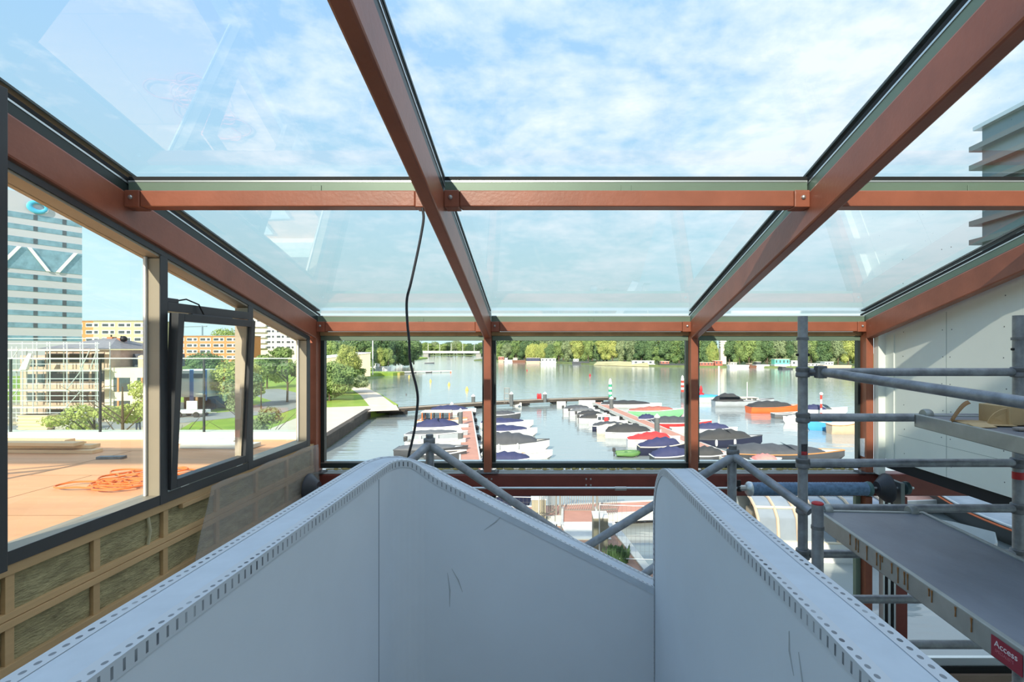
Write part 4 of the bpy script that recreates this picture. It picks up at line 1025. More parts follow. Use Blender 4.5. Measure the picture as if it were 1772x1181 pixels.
for z in (-5.15,-5.9,-6.6): MB().tube([(p.x-.35,p.y,z),(p.x+.35,p.y,z)],.04,8).build('rail',m_bar,t,True)
for x in (-.2,0,.2): MB().tube([(p.x+x,p.y,-7.2),(p.x+x,p.y,-5.2)],.02,6).build('bar',m_bar,t,True)
for (px,lb) in ((931,'left'),(935,'right')):
    p=gr(px,691,-7.25); o=MB().lathe([(.14,0),(.17,.1),(.17,.7),(.08,.85)],(p.x,p.y,-7.25),'Z',12).build('service_bollard',m_red,None,True); tag(o,'small red service bollard on the long jetty, %s one of two'%lb,'bollard',group='red bollards on the long jetty')
def beacon(px,py0,py1,cols,label):
    p=gr(px,py1,-8); Y=p.y; zt2=(CY-py0)/F*Y; t=thing('channel_beacon',label,'beacon',(p.x,Y,-8))
    MB().tube([(p.x,Y,-8.2),(p.x,Y,-6.9)],.3,10).build('pile',m_pile,t,True)
    n_=6
    for i in range(n_):
        z0=-6.9+(zt2+6.9)*i/n_; z1=-6.9+(zt2+6.9)*(i+1)/n_; MB().tube([(p.x,Y,z0),(p.x,Y,z1)],.25,10).build('band',cols[i%2],t,True)
    MB().lathe([(.2,0),(.2,.25),(.05,.5)],(p.x,Y,zt2),'Z',8).build('lantern',m_white,t,True)
m_gsig=M('signal_green',(52,160,118),.5); m_rsig=M('signal_red',(226,60,44),.5); m_orange=M('signal_orange',(240,110,50),.5)
beacon(1056,661,700,(m_gsig,m_white),'green and white banded channel beacon beyond the long jetty')
beacon(1181,655,690,(m_rsig,m_white),'red and white banded channel beacon next to the third column')
p=gr(1244,698,-8); o=MB().tube([(p.x,p.y,-8),(p.x,p.y,(CY-634)/F*p.y)],.12,8).build('flag_pole',m_white,None,True); tag(o,'slim white pole rising beside the blue-covered boat','pole')
m_yb=M('buoy_yellow',(246,204,92),.5)
for px,py,c,s,lb in ((708,653,m_yb,1.0,'pale yellow buoy nearest the hanging cable'),(745,661,m_yb,1.1,'yellow buoy right of the hanging cable'),(777,667,m_yb,1.1,'yellow buoy between cable and second column'),(808,676,m_yb,1.2,'yellow buoy furthest right in the left front window'),(780,645,m_orange,.8,'small orange buoy far out on the river'),(856,688,m_yb,1.0,'yellow buoy just right of the second column'),(912,642,m_red,.9,'small red buoy further out in the middle window'),(1021,651,m_red,1.2,'red buoy nearer the shore in the middle window'),(763,644,m_pile,.8,'small dark buoy far out left'),(703,684,m_pile,.5,'small green-black marker left of the cable')):
    p=gr(px,py,-8); r=.26*s; s*=.62
    o=MB().lathe([(r*.5,-.3),(r,0),(r,.35*s),(r*.7,.6*s),(r*.2,1.0*s),(.04,1.1*s)],(p.x,p.y,-8),'Z',12).build('buoy',c,None,True); tag(o,lb,'buoy',group='buoys on the river')
p=gr(1213,685,-8); o=MB().lathe([(.4,-.3),(.55,0),(.55,.4),(.2,.6),(.3,1.0),(.22,1.5),(.06,1.8)],(p.x,p.y,-8),'Z',12).build('buoy',m_red,None,True); tag(o,'tall red navigation buoy right of the third column','buoy')

# ------------------------------------------------------------------ roof deck on the left
m_ply=M('orange_plywood',(222,166,118),.7,0,.14,1.3,.05,12,(.5,3,1))
t=thing('roof_deck','broad plywood roof deck outside the left windows','deck',(-8,3,-1.21),kind='structure')
MB().box(-16,-3.28,-6,7.35,-1.5,-1.21).build('plywood_floor',m_ply,t)
m_=MB()
for y in (0.1,1.32,2.54,3.76,4.98,6.2): m_.box(-16,-3.28,y,y+.006,-1.2105,-1.2085)
for i,y in enumerate((0.1,1.32,2.54,3.76,4.98)):
    for x in (-14.8+.6*(i%2),-12.36+.6*(i%2),-9.92+.6*(i%2),-7.48+.6*(i%2),-5.04+.6*(i%2)): m_.box(x,x+.006,y,y+1.22,-1.2105,-1.2085)
m_.build('sheet_joint',M('joint_brown',(150,112,78),.8),t)
MB().box(-16,-3.28,7.0,7.35,-1.21,-1.13).build('edge_upstand',M('pale_upstand',(232,222,206),.8,0,.08,2),t)
tag(MB().box(-16,-3.28,-6,7.3,-8,-1.5).build('lower_storey',m_concrete),'lower storey wall under the plywood roof deck','building',kind='structure')
t=thing('glass_balustrade','frameless glass balustrade along the far edge of the roof deck','balustrade',(-8,7.15,-1.13))
edges=[-16,-13.4,-11.9,-10.45,-9.0,-7.50,-6.25,-4.80,-3.3]
for a_,b2 in zip(edges,edges[1:]):
    MB().box(a_+.012,b2-.012,7.14,7.157,-1.18,-.105).build('glass_panel',m_balglass,t)
for x in edges[1:-1]: MB().box(x-.012,x+.012,7.138,7.159,-1.13,-.11).build('joint_seal',m_gasket if x in(-6.25,) else m_dgreen,t)
MB().box(-16,-3.3,7.138,7.159,-.107,-.095).build('top_edge',M('pale_glass_edge',(214,232,222),.3),t)
m_lum=M('fresh_lumber',(226,192,146),.75,0,.12,2,.1,20,(.3,3,3))
random.seed(12); 
for i in range(8):
    lay=i//3; x0=-7.55+random.uniform(-.3,.1); L_=random.uniform(2.6,4.2); y=6.15+.17*(i%3)+random.uniform(-.02,.02); z=-1.21+.045*lay
    x1_=-5.35-.30*(i%3)-.1*lay; 
    o=MB().obox(((x1_+x1_-L_)/2,y,z+.022),(L_,.14,.04),random.uniform(-.05,.03)).build('lumber_board',m_lum,None,bevel=.003)
    tag(o,['bottom board nearest the window in the lumber stack','bottom middle board of the lumber stack','bottom rear board of the lumber stack','second layer front board of the lumber stack','second layer middle board of the lumber stack','second layer rear board of the lumber stack','top front board of the lumber stack','top board lying across the lumber stack'][i]+' on the roof deck','board',group='lumber stack on the roof deck')
o=MB().obox((-8.6,6.3,-.93),(2.6,.12,.10),.02).build('timber_beam',m_lum,None,bevel=.004); tag(o,'raised square timber beam end entering from the left over the roof deck','beam')
for x in (-9.5,-8.2):
    o=MB().box(x-.05,x+.05,6.2,6.4,-1.21,-.98).build('support_block',m_lum,None,bevel=.004); tag(o,'wood block under the raised timber beam, %s one'%('left' if x<-9 else 'right'),'block',group='blocks under the timber beam')
for i,(x,y,l,w_) in enumerate(((-4.55,6.75,1.0,.24),(-4.1,6.42,.9,.22))):
    o=MB().obox((x,y,-1.18),(l,w_,.05),-.05).build('insulation_board',M('pale_grey_board%d'%i,(206,208,196),.8,0,.06,4),None,bevel=.003); tag(o,'pale grey-white board lying flat on the deck by the corner, %s one'%('rear' if i==0 else 'front'),'board',group='pale boards by the deck corner')
o=MB().obox((-4.9,5.75,-1.195),(.28,.07,.03),.1).build('grey_block',m_collar,None,bevel=.003); tag(o,'small dark block on the deck behind the tilted sash','block')
m_hose=M('orange_hose',(226,120,60),.5); pts=[]; random.seed(8)
for i in range(150):
    a_=i*.55; r=.13+.07*math.sin(i*.37)+.04*math.sin(i*1.3); pts.append((-3.85+.16*math.sin(i*.12)+r*math.cos(a_)*1.4,4.75+.26*math.cos(i*.083)+r*math.sin(a_),-1.20+.006+.012*((i*7)%5)/5+.01))
tag(MB().tube(smooth([Vector(p) for p in pts],3),.008,6).build('orange_rope',m_hose,None,True),'tangled orange rope on the roof deck below the tilted sash','rope')
o=MB().obox((-4.0,3.55,-1.20),(.24,.05,.01),.5).build('wood_scrap',M('rust_scrap',(190,110,60),.8)); tag(o,'small orange-brown wood scrap on the deck','scrap')
# unseen canopy beam and rails added to throw shade over the deck
t=thing('shade_canopy','unseen canopy beam on two posts added to shade the roof deck','canopy',(-9,-1,-1.21))
MB().box(-16,-3.2,-1.15,-1.0,2.47,2.90).build('beam',m_frame,t)
for x in (-15.8,-3.4): MB().box(x-.1,x+.1,-1.15,-1.0,-1.21,2.5).build('post',m_frame,t)
MB().tube([(-12,-3,1.2),(-6.0,1.0,1.15)],.03,8).build('rail',m_tube,t); MB().tube([(-12,-3,1.35),(-6.0,1.0,1.3)],.02,8).build('rail',m_tube,t); MB().tube([(-6,1,-1.21),(-6,1,1.3)],.03,8).build('strut',m_tube,t)
# ================================================================== BUILDINGS ON THE LEFT
m_wglass=M('window_glass_dark',(84,92,98),.15,.2,.2,2)
m_wglass2=M('window_glass_teal',(128,162,176),.15,.3,.25,.6)
# office tower
t=thing('office_tower','pale grey office tower with dark window bands and round blue sign','building',(-141,155,GZ))
P0=Vector((-178,98,0)); P1v=Vector((-141,155,0)); dv=(P1v-P0).normalized(); nv=Vector((dv.y,-dv.x,0))   # nv points to the camera side
def face_box(mb,u0,u1,z0,z1,out0,out1):
    q=[P0+dv*u0+nv*out0,P0+dv*u1+nv*out0,P0+dv*u1+nv*out1,P0+dv*u0+nv*out1]
    return mb.hexa([(p.x,p.y,z0) for p in q]+[(p.x,p.y,z1) for p in q])
LT=(P1v-P0).length
def zz(y): return (CY-y)/F*155
m_tw=M('pale_grey_tower_cladding',(190,190,198),.55,.1,.04,.05)
face_box(MB(),0,LT,GZ,zz(352),-18,0).build('body',m_tw,t)
bandy=[(385,394),(404,412),(424,433),(483,491),(503,511),(522,531),(542,550),(562,570),(583,591)]
for (ya,yb) in bandy:
    b_=face_box(MB(),0,LT,zz(yb),zz(ya),-.3,.06).build('window_band',m_wglass2,t)
    mm=MB()
    k_=0
    u=1.5
    while u<LT: face_box(mm,u,u+.9,zz(yb)+.05,zz(ya)-.05,0,.10); u+=6.2
    mm.build('dark_pane',m_wglass,b_)
gb=face_box(MB(),0,LT,zz(476),zz(440),-.3,.08).build('glazed_storey',m_wglass2,t)
mm=MB()
for i in range(12):
    u=LT-2-i*6.0; a_,b2=(u-4,u) if i%2==0 else (u,u-4)
    for (ua,ub) in ((a_,b2),):
        pa=P0+dv*ua+nv*.3; pb=P0+dv*ub+nv*.3
        mm.hexa([(pa.x,pa.y,zz(476)),(pa.x+dv.x*.9,pa.y+dv.y*.9,zz(476)),(pa.x+dv.x*.9+nv.x*.2,pa.y+dv.y*.9+nv.y*.2,zz(476)),(pa.x+nv.x*.2,pa.y+nv.y*.2,zz(476)),(pb.x,pb.y,zz(440)),(pb.x+dv.x*.9,pb.y+dv.y*.9,zz(440)),(pb.x+dv.x*.9+nv.x*.2,pb.y+dv.y*.9+nv.y*.2,zz(440)),(pb.x+nv.x*.2,pb.y+nv.y*.2,zz(440))])
mm.build('diagonal_brace',m_white,gb)
# round sign
uS=LT-9.8; pS=P0+dv*uS+nv*.5; zS=zz(371)-.2
mm=MB(); rings=[]
for i in range(28):
    a_=2*math.pi*i/28; c_=pS+dv*(1.75*math.cos(a_)); zc_=zS+1.35*math.sin(a_)
    ring=[]
    for j in range(8):
        b2=2*math.pi*j/8; rr=.52*(1 if .3<a_<2.9 else 1.0)*(1-.35*math.cos(a_-.6)); q=c_+dv*(rr*math.cos(b2)*math.cos(a_))+nv*(.25*math.sin(b2)); ring.append((q.x,q.y,zc_+rr*math.cos(b2)*math.sin(a_)))
    rings.append(ring)
rings.append(rings[0]); mm.loft(rings,True,False); mm.build('ring_sign',M('sky_blue_sign',(80,180,220),.5),t,True)

def flats(name,label,px0,px1,Y,ytop,fl_px,nfl,bays_px,wall,group=None,slant=0.0,depth=12,wall2=None,split=None):
    x0,x1=(px0-CX)/F*Y,(px1-CX)/F*Y; zt2=(CY-ytop)/F*Y; fh=fl_px/F*Y
    t=thing(name,label,'building',(x0,Y,GZ),group)
    MB().box(x0,x1,Y,Y+depth,GZ,zt2).build('body',wall,t)
    MB().box(x0-.2,x1+.2,Y-.3,Y+depth+.2,zt2,zt2+.35).build('roof_edge',m_concrete,t)
    if wall2:
        xs=x0+(x1-x0)*split; MB().box(x0-.01,xs,Y-.05,Y,GZ,zt2-.02).build('coloured_end',wall2,t)
    bw=bays_px/F*Y; nb=int((x1-x0)/bw); c_=0
    for f in range(nfl):
        z1=zt2-fh*(f+.28)
        for b in range(nb):
            xb=x0+bw*b+bw*.1; wtot=bw*.8
            if c_>=48: continue
            c_+=1
            fr=MB().box(xb,xb+wtot,Y-.12,Y,z1-fh*.55,z1).build('window_surround',m_white,t)
            mm=MB(); mm.box(xb+.12*wtot/4,xb+wtot*.5,Y-.16,Y-.1,z1-fh*.47,z1-fh*.08); mm.build('pane',m_wglass,fr)
            mm=MB(); mm.box(xb+wtot*.66,xb+wtot*.94,Y-.16,Y-.1,z1-fh*.47,z1-fh*.08); mm.build('pane',m_wglass,fr)
    return t
m_obrick=M('orange_brick',(208,136,88),.85,0,.08,.5); m_olive=M('olive_beige_render',(192,184,146),.85,0,.06,.5); m_cream=M('cream_render',(214,208,186),.85)
flats('apartment_block','olive-beige flats with an orange left end right of the office tower',118,262,214,556,12.4,5,28,m_olive,depth=10,wall2=m_obrick,split=.3)
flats('apartment_block','orange brick flats seen through the tilted sash',298,432,258,582,10.4,5,23,m_obrick,depth=10)
# beige tower flats with balconies
t=flats('apartment_block','tall cream flats with balconies in the narrow left window',426,545,290,550,9.3,6,17,m_cream,depth=14)
for f in range(5):
    z=(CY-(566+9.3*f))/F*290
    MB().box((432-CX)/F*290,(462-CX)/F*290,288.2,290,z,z+1.0).build('balcony',m_white,t)

# house in scaffolding
YH=50.0
def hx(px): return (px-CX)/F*YH
def hz(py): return (CY-py)/F*YH
m_hw=M('pinkish_render',(196,168,150),.9,0,.25,.9,.2,10); m_roofg=M('grey_slate',(128,128,130),.8,0,.15,2)
t=thing('scaffolded_house','old house with hipped slate roof and brick chimneys behind scaffolding','building',(hx(110),YH,GZ))
MB().box(hx(50),hx(166),YH+1.6,YH+9,GZ,hz(606)).build('wall',m_hw,t)
MB().add([(hx(44),YH+1,hz(604)),(hx(172),YH+1,hz(604)),(hx(172),YH+9.6,hz(604)),(hx(44),YH+9.6,hz(604)),(hx(106),YH+5,hz(583)),(hx(128),YH+5,hz(583))],[(0,1,5,4),(1,2,5),(2,3,4,5),(3,0,4),(3,2,1,0)]).build('hip_roof',m_roofg,t)
for (pa,pb,pt) in ((113,123,581),(132,142,583)):
    c_=MB().box(hx(pa),hx(pb),YH+4.7,YH+5.3,hz(592),hz(pt)).build('chimney',M('chimney_brick%d'%pa,(190,120,84),.9,0,.2,4),t)
    MB().tube([(hx(pa+4),YH+5,hz(pt)),(hx(pa+4),YH+5,hz(pt-4))],.07,8).build('pot',m_black,c_,True)
MB().ball((hx(148),YH+4.5,hz(585)),(.33,.33,.32)).build('vent_ball',m_black,t,True)
MB().box(hx(-20),hx(49),YH+3,YH+8,GZ,hz(616)).build('annex_wall',m_hw,t)
for (pa,pb) in ((-6,8),(14,26),(32,44)):
    for (ya,yb) in ((624,636),(650,666),(684,700)): MB().box(hx(pa),hx(pb),YH+2.9,YH+3.05,hz(yb),hz(ya)).build('annex_window',m_wglass,t)
for fl,(ya,yb) in enumerate(((612,628),(643,662),(680,700),(712,738))):
    for (pa,pb) in ((56,90),(94,128),(134,156)): MB().box(hx(pa),hx(pb),YH+1.55,YH+1.65,hz(yb),hz(ya)).build('window_opening',M('dark_opening_%d_%d'%(fl,pa),(74,66,60),.8),t)
t=thing('facade_scaffolding','silver tube scaffolding with plank decks wrapped round the old house','scaffolding',(hx(90),YH,GZ))
m_sc=M('bright_scaffold_tube',(206,212,210),.4,.3); m_pl=M('scaffold_planks',(224,204,176),.8,0,.1,2)
for yy in (YH-.6,YH+.8):
    for px in (14,32,50,68,97,126,153,178):
        MB().tube([(hx(px),yy,GZ),(hx(px),yy,hz(592 if px>40 else 600))],.05,6).build('standard',m_sc,t)
lev=[605,640,674,703,732]
for y in lev:
    MB().box(hx(12),hx(180),YH-.6,YH+.7,hz(y)-.06,hz(y)+.02).build('plank_deck',m_pl,t)
    for dz in (.55,1.05): MB().tube([(hx(10),YH-.62,hz(y)+dz),(hx(182),YH-.62,hz(y)+dz)],.04,6).build('guard_rail',m_sc,t)
    MB().tube([(hx(10),YH-.62,hz(y)-.12),(hx(182),YH-.62,hz(y)-.12)],.05,6).build('ledger',m_sc,t)
for i,(a_,b2,ya,yb) in enumerate(((20,44,640,605),(126,152,703,674),(126,152,674,640),(150,166,640,605),(166,178,640,605),(126,152,732,703),(20,44,703,674))):
    MB().tube([(hx(a_),YH-.66,hz(ya)),(hx(b2),YH-.66,hz(yb))],.04,6).build('brace',m_sc,t)
m_=MB(); m_.prism([(hx(62),YH-.75,hz(612)),(hx(68),YH-.75,hz(612)),(hx(58),YH-.75,hz(640)),(hx(46),YH-.75,hz(640))],(0,.3,0)); m_.build('sheeting',m_white,t)

# low pale building with square windows
YB_=50.9
def bx_(px): return (px-CX)/F*YB_
def bz_(py): return (CY-py)/F*YB_
t=thing('low_building','low cream building with large square windows behind the feathery tree','building',(bx_(215),YB_,GZ))
MB().box(bx_(181),bx_(252),YB_,YB_+3,GZ,bz_(637)).build('wall',M('cream_wall',(226,214,188),.85,0,.06,1),t)
for (pa,pb) in ((197,225),(238,251)):
    for (ya,yb) in ((654,678),(694,724)): 
        f_=MB().box(bx_(pa),bx_(pb),YB_-.05,YB_+.05,bz_(yb),bz_(ya)).build('window',m_wglass,t); MB().box(bx_(pa+7),bx_(pa+10),YB_-.1,YB_-.04,bz_(yb),bz_(ya)).build('orange_mullion',m_obrick,f_)
t=thing('roof_unit','round-topped pale container on the dark roof behind the low cream building','container',(bx_(234),YB_+4,bz_(637)))
m_=MB(); m_.loft([[(bx_(225)+2.0*q+.0,YB_+1,bz_(637)),(bx_(225)+2.0*q,YB_+1.8,bz_(637)),(bx_(225)+2*q,YB_+1.8,bz_(619)),(bx_(225)+2*q,YB_+1.4,bz_(615)),(bx_(225)+2*q,YB_+1,bz_(617))] for q in (0,.15,.5,.5,1)] ); m_.build('shell',M('peach_container',(228,196,150),.7),t)
o=MB().box(bx_(186),bx_(252),YB_+3.1,YB_+5.5,bz_(637),bz_(613)).build('dark_shed',M('dark_blue_shed',(70,76,88),.8,0,.3,1.5)); tag(o,'dark shed roofscape rising behind the low cream building','building')

# hi-vis worker
def skin_body(name,joints,edges,radii,mat,parent,root=0):
    me=bpy.data.meshes.new(name); off=OFF.get(parent.name,Vector((0,0,0))) if parent else Vector((0,0,0))
    me.from_pydata([tuple(Vector(j)-off) for j in joints],edges,[]); me.materials.append(mat); o=bpy.data.objects.new(name,me); COL.objects.link(o); OFF[o.name]=off
    if parent: o.parent=parent
    o.modifiers.new('skin','SKIN'); sk=me.skin_vertices[0].data
    for i,r in enumerate(radii): sk[i].radius=(r,r*.85)
    sk[root].use_root=True
    s_=o.modifiers.new('sub','SUBSURF'); s_.levels=1; s_.render_levels=1
    return o
def worker(x,y,z,rz,label,jc):
    t=thing('person',label,'person',(0,0,0))
    J=[(0,0,.95),(0,0,1.2),(0,0,1.42),(0,0,1.52),(0,0,1.68),(-.10,0,.9),(-.12,.02,.48),(-.13,0,.06),(.10,0,.9),(.13,-.04,.48),(.15,.04,.06),(-.2,0,1.42),(-.27,.0,1.15),(-.25,-.12,.93),(.2,0,1.42),(.28,0,1.15),(.24,-.16,.98),(-.14,-.14,.04),(.16,-.1,.04),(-.25,-.18,.86),(.23,-.24,.95)]
    E=[(0,1),(1,2),(2,3),(3,4),(0,5),(5,6),(6,7),(0,8),(8,9),(9,10),(2,11),(11,12),(12,13),(2,14),(14,15),(15,16),(7,17),(10,18),(13,19),(16,20)]
    R_=[.15,.15,.14,.065,.10,.10,.075,.05,.10,.075,.05,.07,.05,.038,.07,.05,.038,.045,.045,.04,.04]
    skin_body('body',J,E,R_,M('skin_tone',(206,160,132),.6),t)
    skin_body('jacket',[J[i] for i in (0,1,2,11,12,13,14,15,16)],[(0,1),(1,2),(2,3),(3,4),(4,5),(2,6),(6,7),(7,8)],[.18,.185,.165,.095,.07,.055,.095,.07,.055],jc,t)
    skin_body('trousers',[J[i] for i in (0,5,6,7,8,9,10)],[(0,1),(1,2),(2,3),(0,4),(4,5),(5,6)],[.17,.12,.09,.07,.12,.09,.07],M('navy_trousers',(60,70,90),.8),t)
    MB().lathe([(.13,0),(.135,.04),(.12,.10),(.07,.15),(.01,.165)],(0,0,1.68),'Z',14).build('helmet',m_white,t,True)
    hd=MB(); hd.ball((0,-.02,1.64),(.085,.10,.12),12,8); hd.ball((0,-.125,1.62),(.015,.02,.025),6,4); hd.build('head',M('face_skin',(210,164,136),.6),t,True)
    t.location=(x,y,z); t.rotation_euler=(0,0,rz); return t
p=gr(239,748,GZ); worker(p.x,p.y,GZ,.3,'worker in a bright green hi-vis jacket beside the feathery tree',M('hivis_green',(150,230,60),.6))

# site clutter, vehicles
def gpt(px,py,z=GZ): return gr(px,py,z)
p=gpt(335,722); 
t=thing('site_cabin','white site cabin with blue corner posts behind the tilted sash','cabin',(p.x,p.y+8,GZ))
x0,x1=(311-CX)/F*60,(357-CX)/F*60
MB().box(x0,x1,60,62.5,GZ+1.6,(CY-640)/F*60).build('shell',m_white,t,bevel=.03)
for px in (329,332,355): MB().box((px-CX)/F*60,(px+3-CX)/F*60,59.9,60.05,GZ+1.2,(CY-640)/F*60).build('blue_post',M('cabin_blue%d'%px,(60,120,190),.5),t)
for pa,pb in ((313,327),(336,352)): MB().box((pa-CX)/F*60,(pb-CX)/F*60,59.92,60.0,(CY-655)/F*60,(CY-647)/F*60).build('window',m_wglass,t)
for px in (316,340,352): MB().box((px-CX)/F*60,(px+2-CX)/F*60,60.2,62,GZ,GZ+1.6).build('stilt',m_dark,t)
t=thing('road_trailer','small white trailer with a square board parked on the grey road','trailer',(0,0,GZ)); p=gpt(333,722)
t.location=(p.x,p.y,GZ); OFF[t.name]=Vector((0,0,0))
t2_=MB().box(-1.6,1.5,-.7,.7,.45,.75).build('bed',m_white,t,bevel=.03); MB().box(-.6,.5,-.05,.05,.8,1.7).build('board',m_white,t); 
for x in (-.9,.9):
    for y in (-.75,.75): MB().lathe([(.02,-.08),(.3,-.08),(.32,0),(.3,.08),(.02,.08)],(x,y,.32),'Y',14).build('wheel',m_black,t,True)
MB().tube([(1.5,0,.5),(2.6,0,.45)],.05,8).build('drawbar',m_bar,t,True)
def skip(px,py,mat,label,w_=2.4,h_=1.2):
    p=gpt(px,py); t=thing('waste_skip',label,'container',(p.x,p.y,GZ),group='containers on the road side'); OFF[t.name]=Vector((0,0,0))
    MB().hexa([(-w_*.4,-.7,.1),(w_*.4,-.7,.1),(w_*.4,.7,.1),(-w_*.4,.7,.1),(-w_*.5,-.9,h_),(w_*.5,-.9,h_),(w_*.5,.9,h_),(-w_*.5,.9,h_)]).build('tub',mat,t)
    MB().box(-w_*.52,w_*.52,-.95,-.85,h_-.1,h_+.03).build('rim',m_dark,t)
skip(342,694,M('brown_skip',(150,112,84),.8,0,.2,2),'brown waste container below the white site cabin',3.2,1.8)
skip(372,702,M('dark_blue_skip',(66,100,140),.7),'blue container right of the brown one',2.2,1.6)
skip(385,706,M('grey_skip',(110,120,128),.7),'grey container beside the blue one by the road',2.6,1.5)
# pallets / rubble in the yard
t=thing('pallet_stack','light timber pallets leaning in the yard before the old house','pallet',(0,0,0)); p=gpt(66,745)
t.location=(p.x,p.y,GZ); OFF[t.name]=Vector((0,0,0)); 
for i in range(5):
    MB().box(-1.4,1.3,-.5,.5,.2+.28*i,.28+.28*i).build('pallet_deck',m_pl,t); 
MB().box(-1.3,1.2,-.45,.45,0,1.4).build('blocks',m_lum,t)
for i,px in enumerate((98,120,142)):
    p=gpt(px,740+2*i); random.seed(i); o=MB().ball((p.x,p.y,GZ+.2),(1.3,1.0,1.0),14,8).build('rubble_heap',M('rubble%d'%i,(176,170,156),.95,0,.45,5,.8,12),None,False); tag(o,'grey rubble heap before the old house, %s of three from the left'%ordn[i],'rubble',group='rubble heaps in the yard')
# tower crane
t=thing('tower_crane','slim tower crane over the orange flats','crane',(0,0,0)); Yc=300; xc=(350-CX)/F*Yc
MB().tube([(xc,Yc,GZ),(xc,Yc,(CY-564)/F*Yc)],.5,6).build('mast',M('crane_blue',(120,140,160),.6),t)
MB().tube([((306-CX)/F*Yc,Yc,(CY-566)/F*Yc),((358-CX)/F*Yc,Yc,(CY-565)/F*Yc)],.32,6).build('jib',M('crane_grey',(130,146,160),.6),t)

# teal clad neighbour on the right, outside
t=thing('clad_building','grey-teal panel clad building with projecting ledges at the right','building',(8,9.4,GZ))
m_teal=M('grey_teal_cladding',(120,140,146),.28,.35,.06,.4)
MB().box(8.0,20,-8,9.43,-1.15,4.10).build('body',m_teal,t); MB().box(15,20,-8,5,GZ,-1.15).build('recessed_base',m_concrete,t)
for i in range(14):
    z=3.76-.347*i; MB().box(7.86,20,-8,9.56,z-.05,z+.045).build('ledge',M('grey_ledge%d'%i,(116,126,128),.4,.3),t)
MB().box(7.9,20,-8,9.52,4.09,4.16).build('roof_edge',m_alu,t)

# ================================================================== BOATS
def hull_w(t_,full=.88):
    if t_<.45: return full+(1-full)*math.sin(t_/.45*math.pi/2)
    return max(.03,(1-((t_-.45)/.55)**2.3))**.85
BC={'navy':(52,56,92),'black':(58,58,58),'grey':(104,106,108),'charcoal':(74,76,80),'white':(218,218,214),'cream':(232,220,192),'red':(214,58,58),'green':(128,188,138),'orange':(238,112,52),'blue':(70,160,214),'dkgreen':(92,132,72),'wood':(196,132,76),'dkblue':(34,38,62),'lblue':(120,150,180),'brown':(120,80,60),'pink':(232,140,130),'tan':(206,180,150),'teal':(110,196,172),'brick':(176,104,88),'silver':(170,176,180)}
MC={}
def bm(c):
    if c not in MC: MC[c]=M('boat_'+c,BC[c],.45,0,.08,1.5)
    return MC[c]
MF={}
def fm(c):
    if c not in MF: MF[c]=M('tarpaulin_'+c,BC[c],.75,0,.14,2.2,.35,5)
    return MF[c]
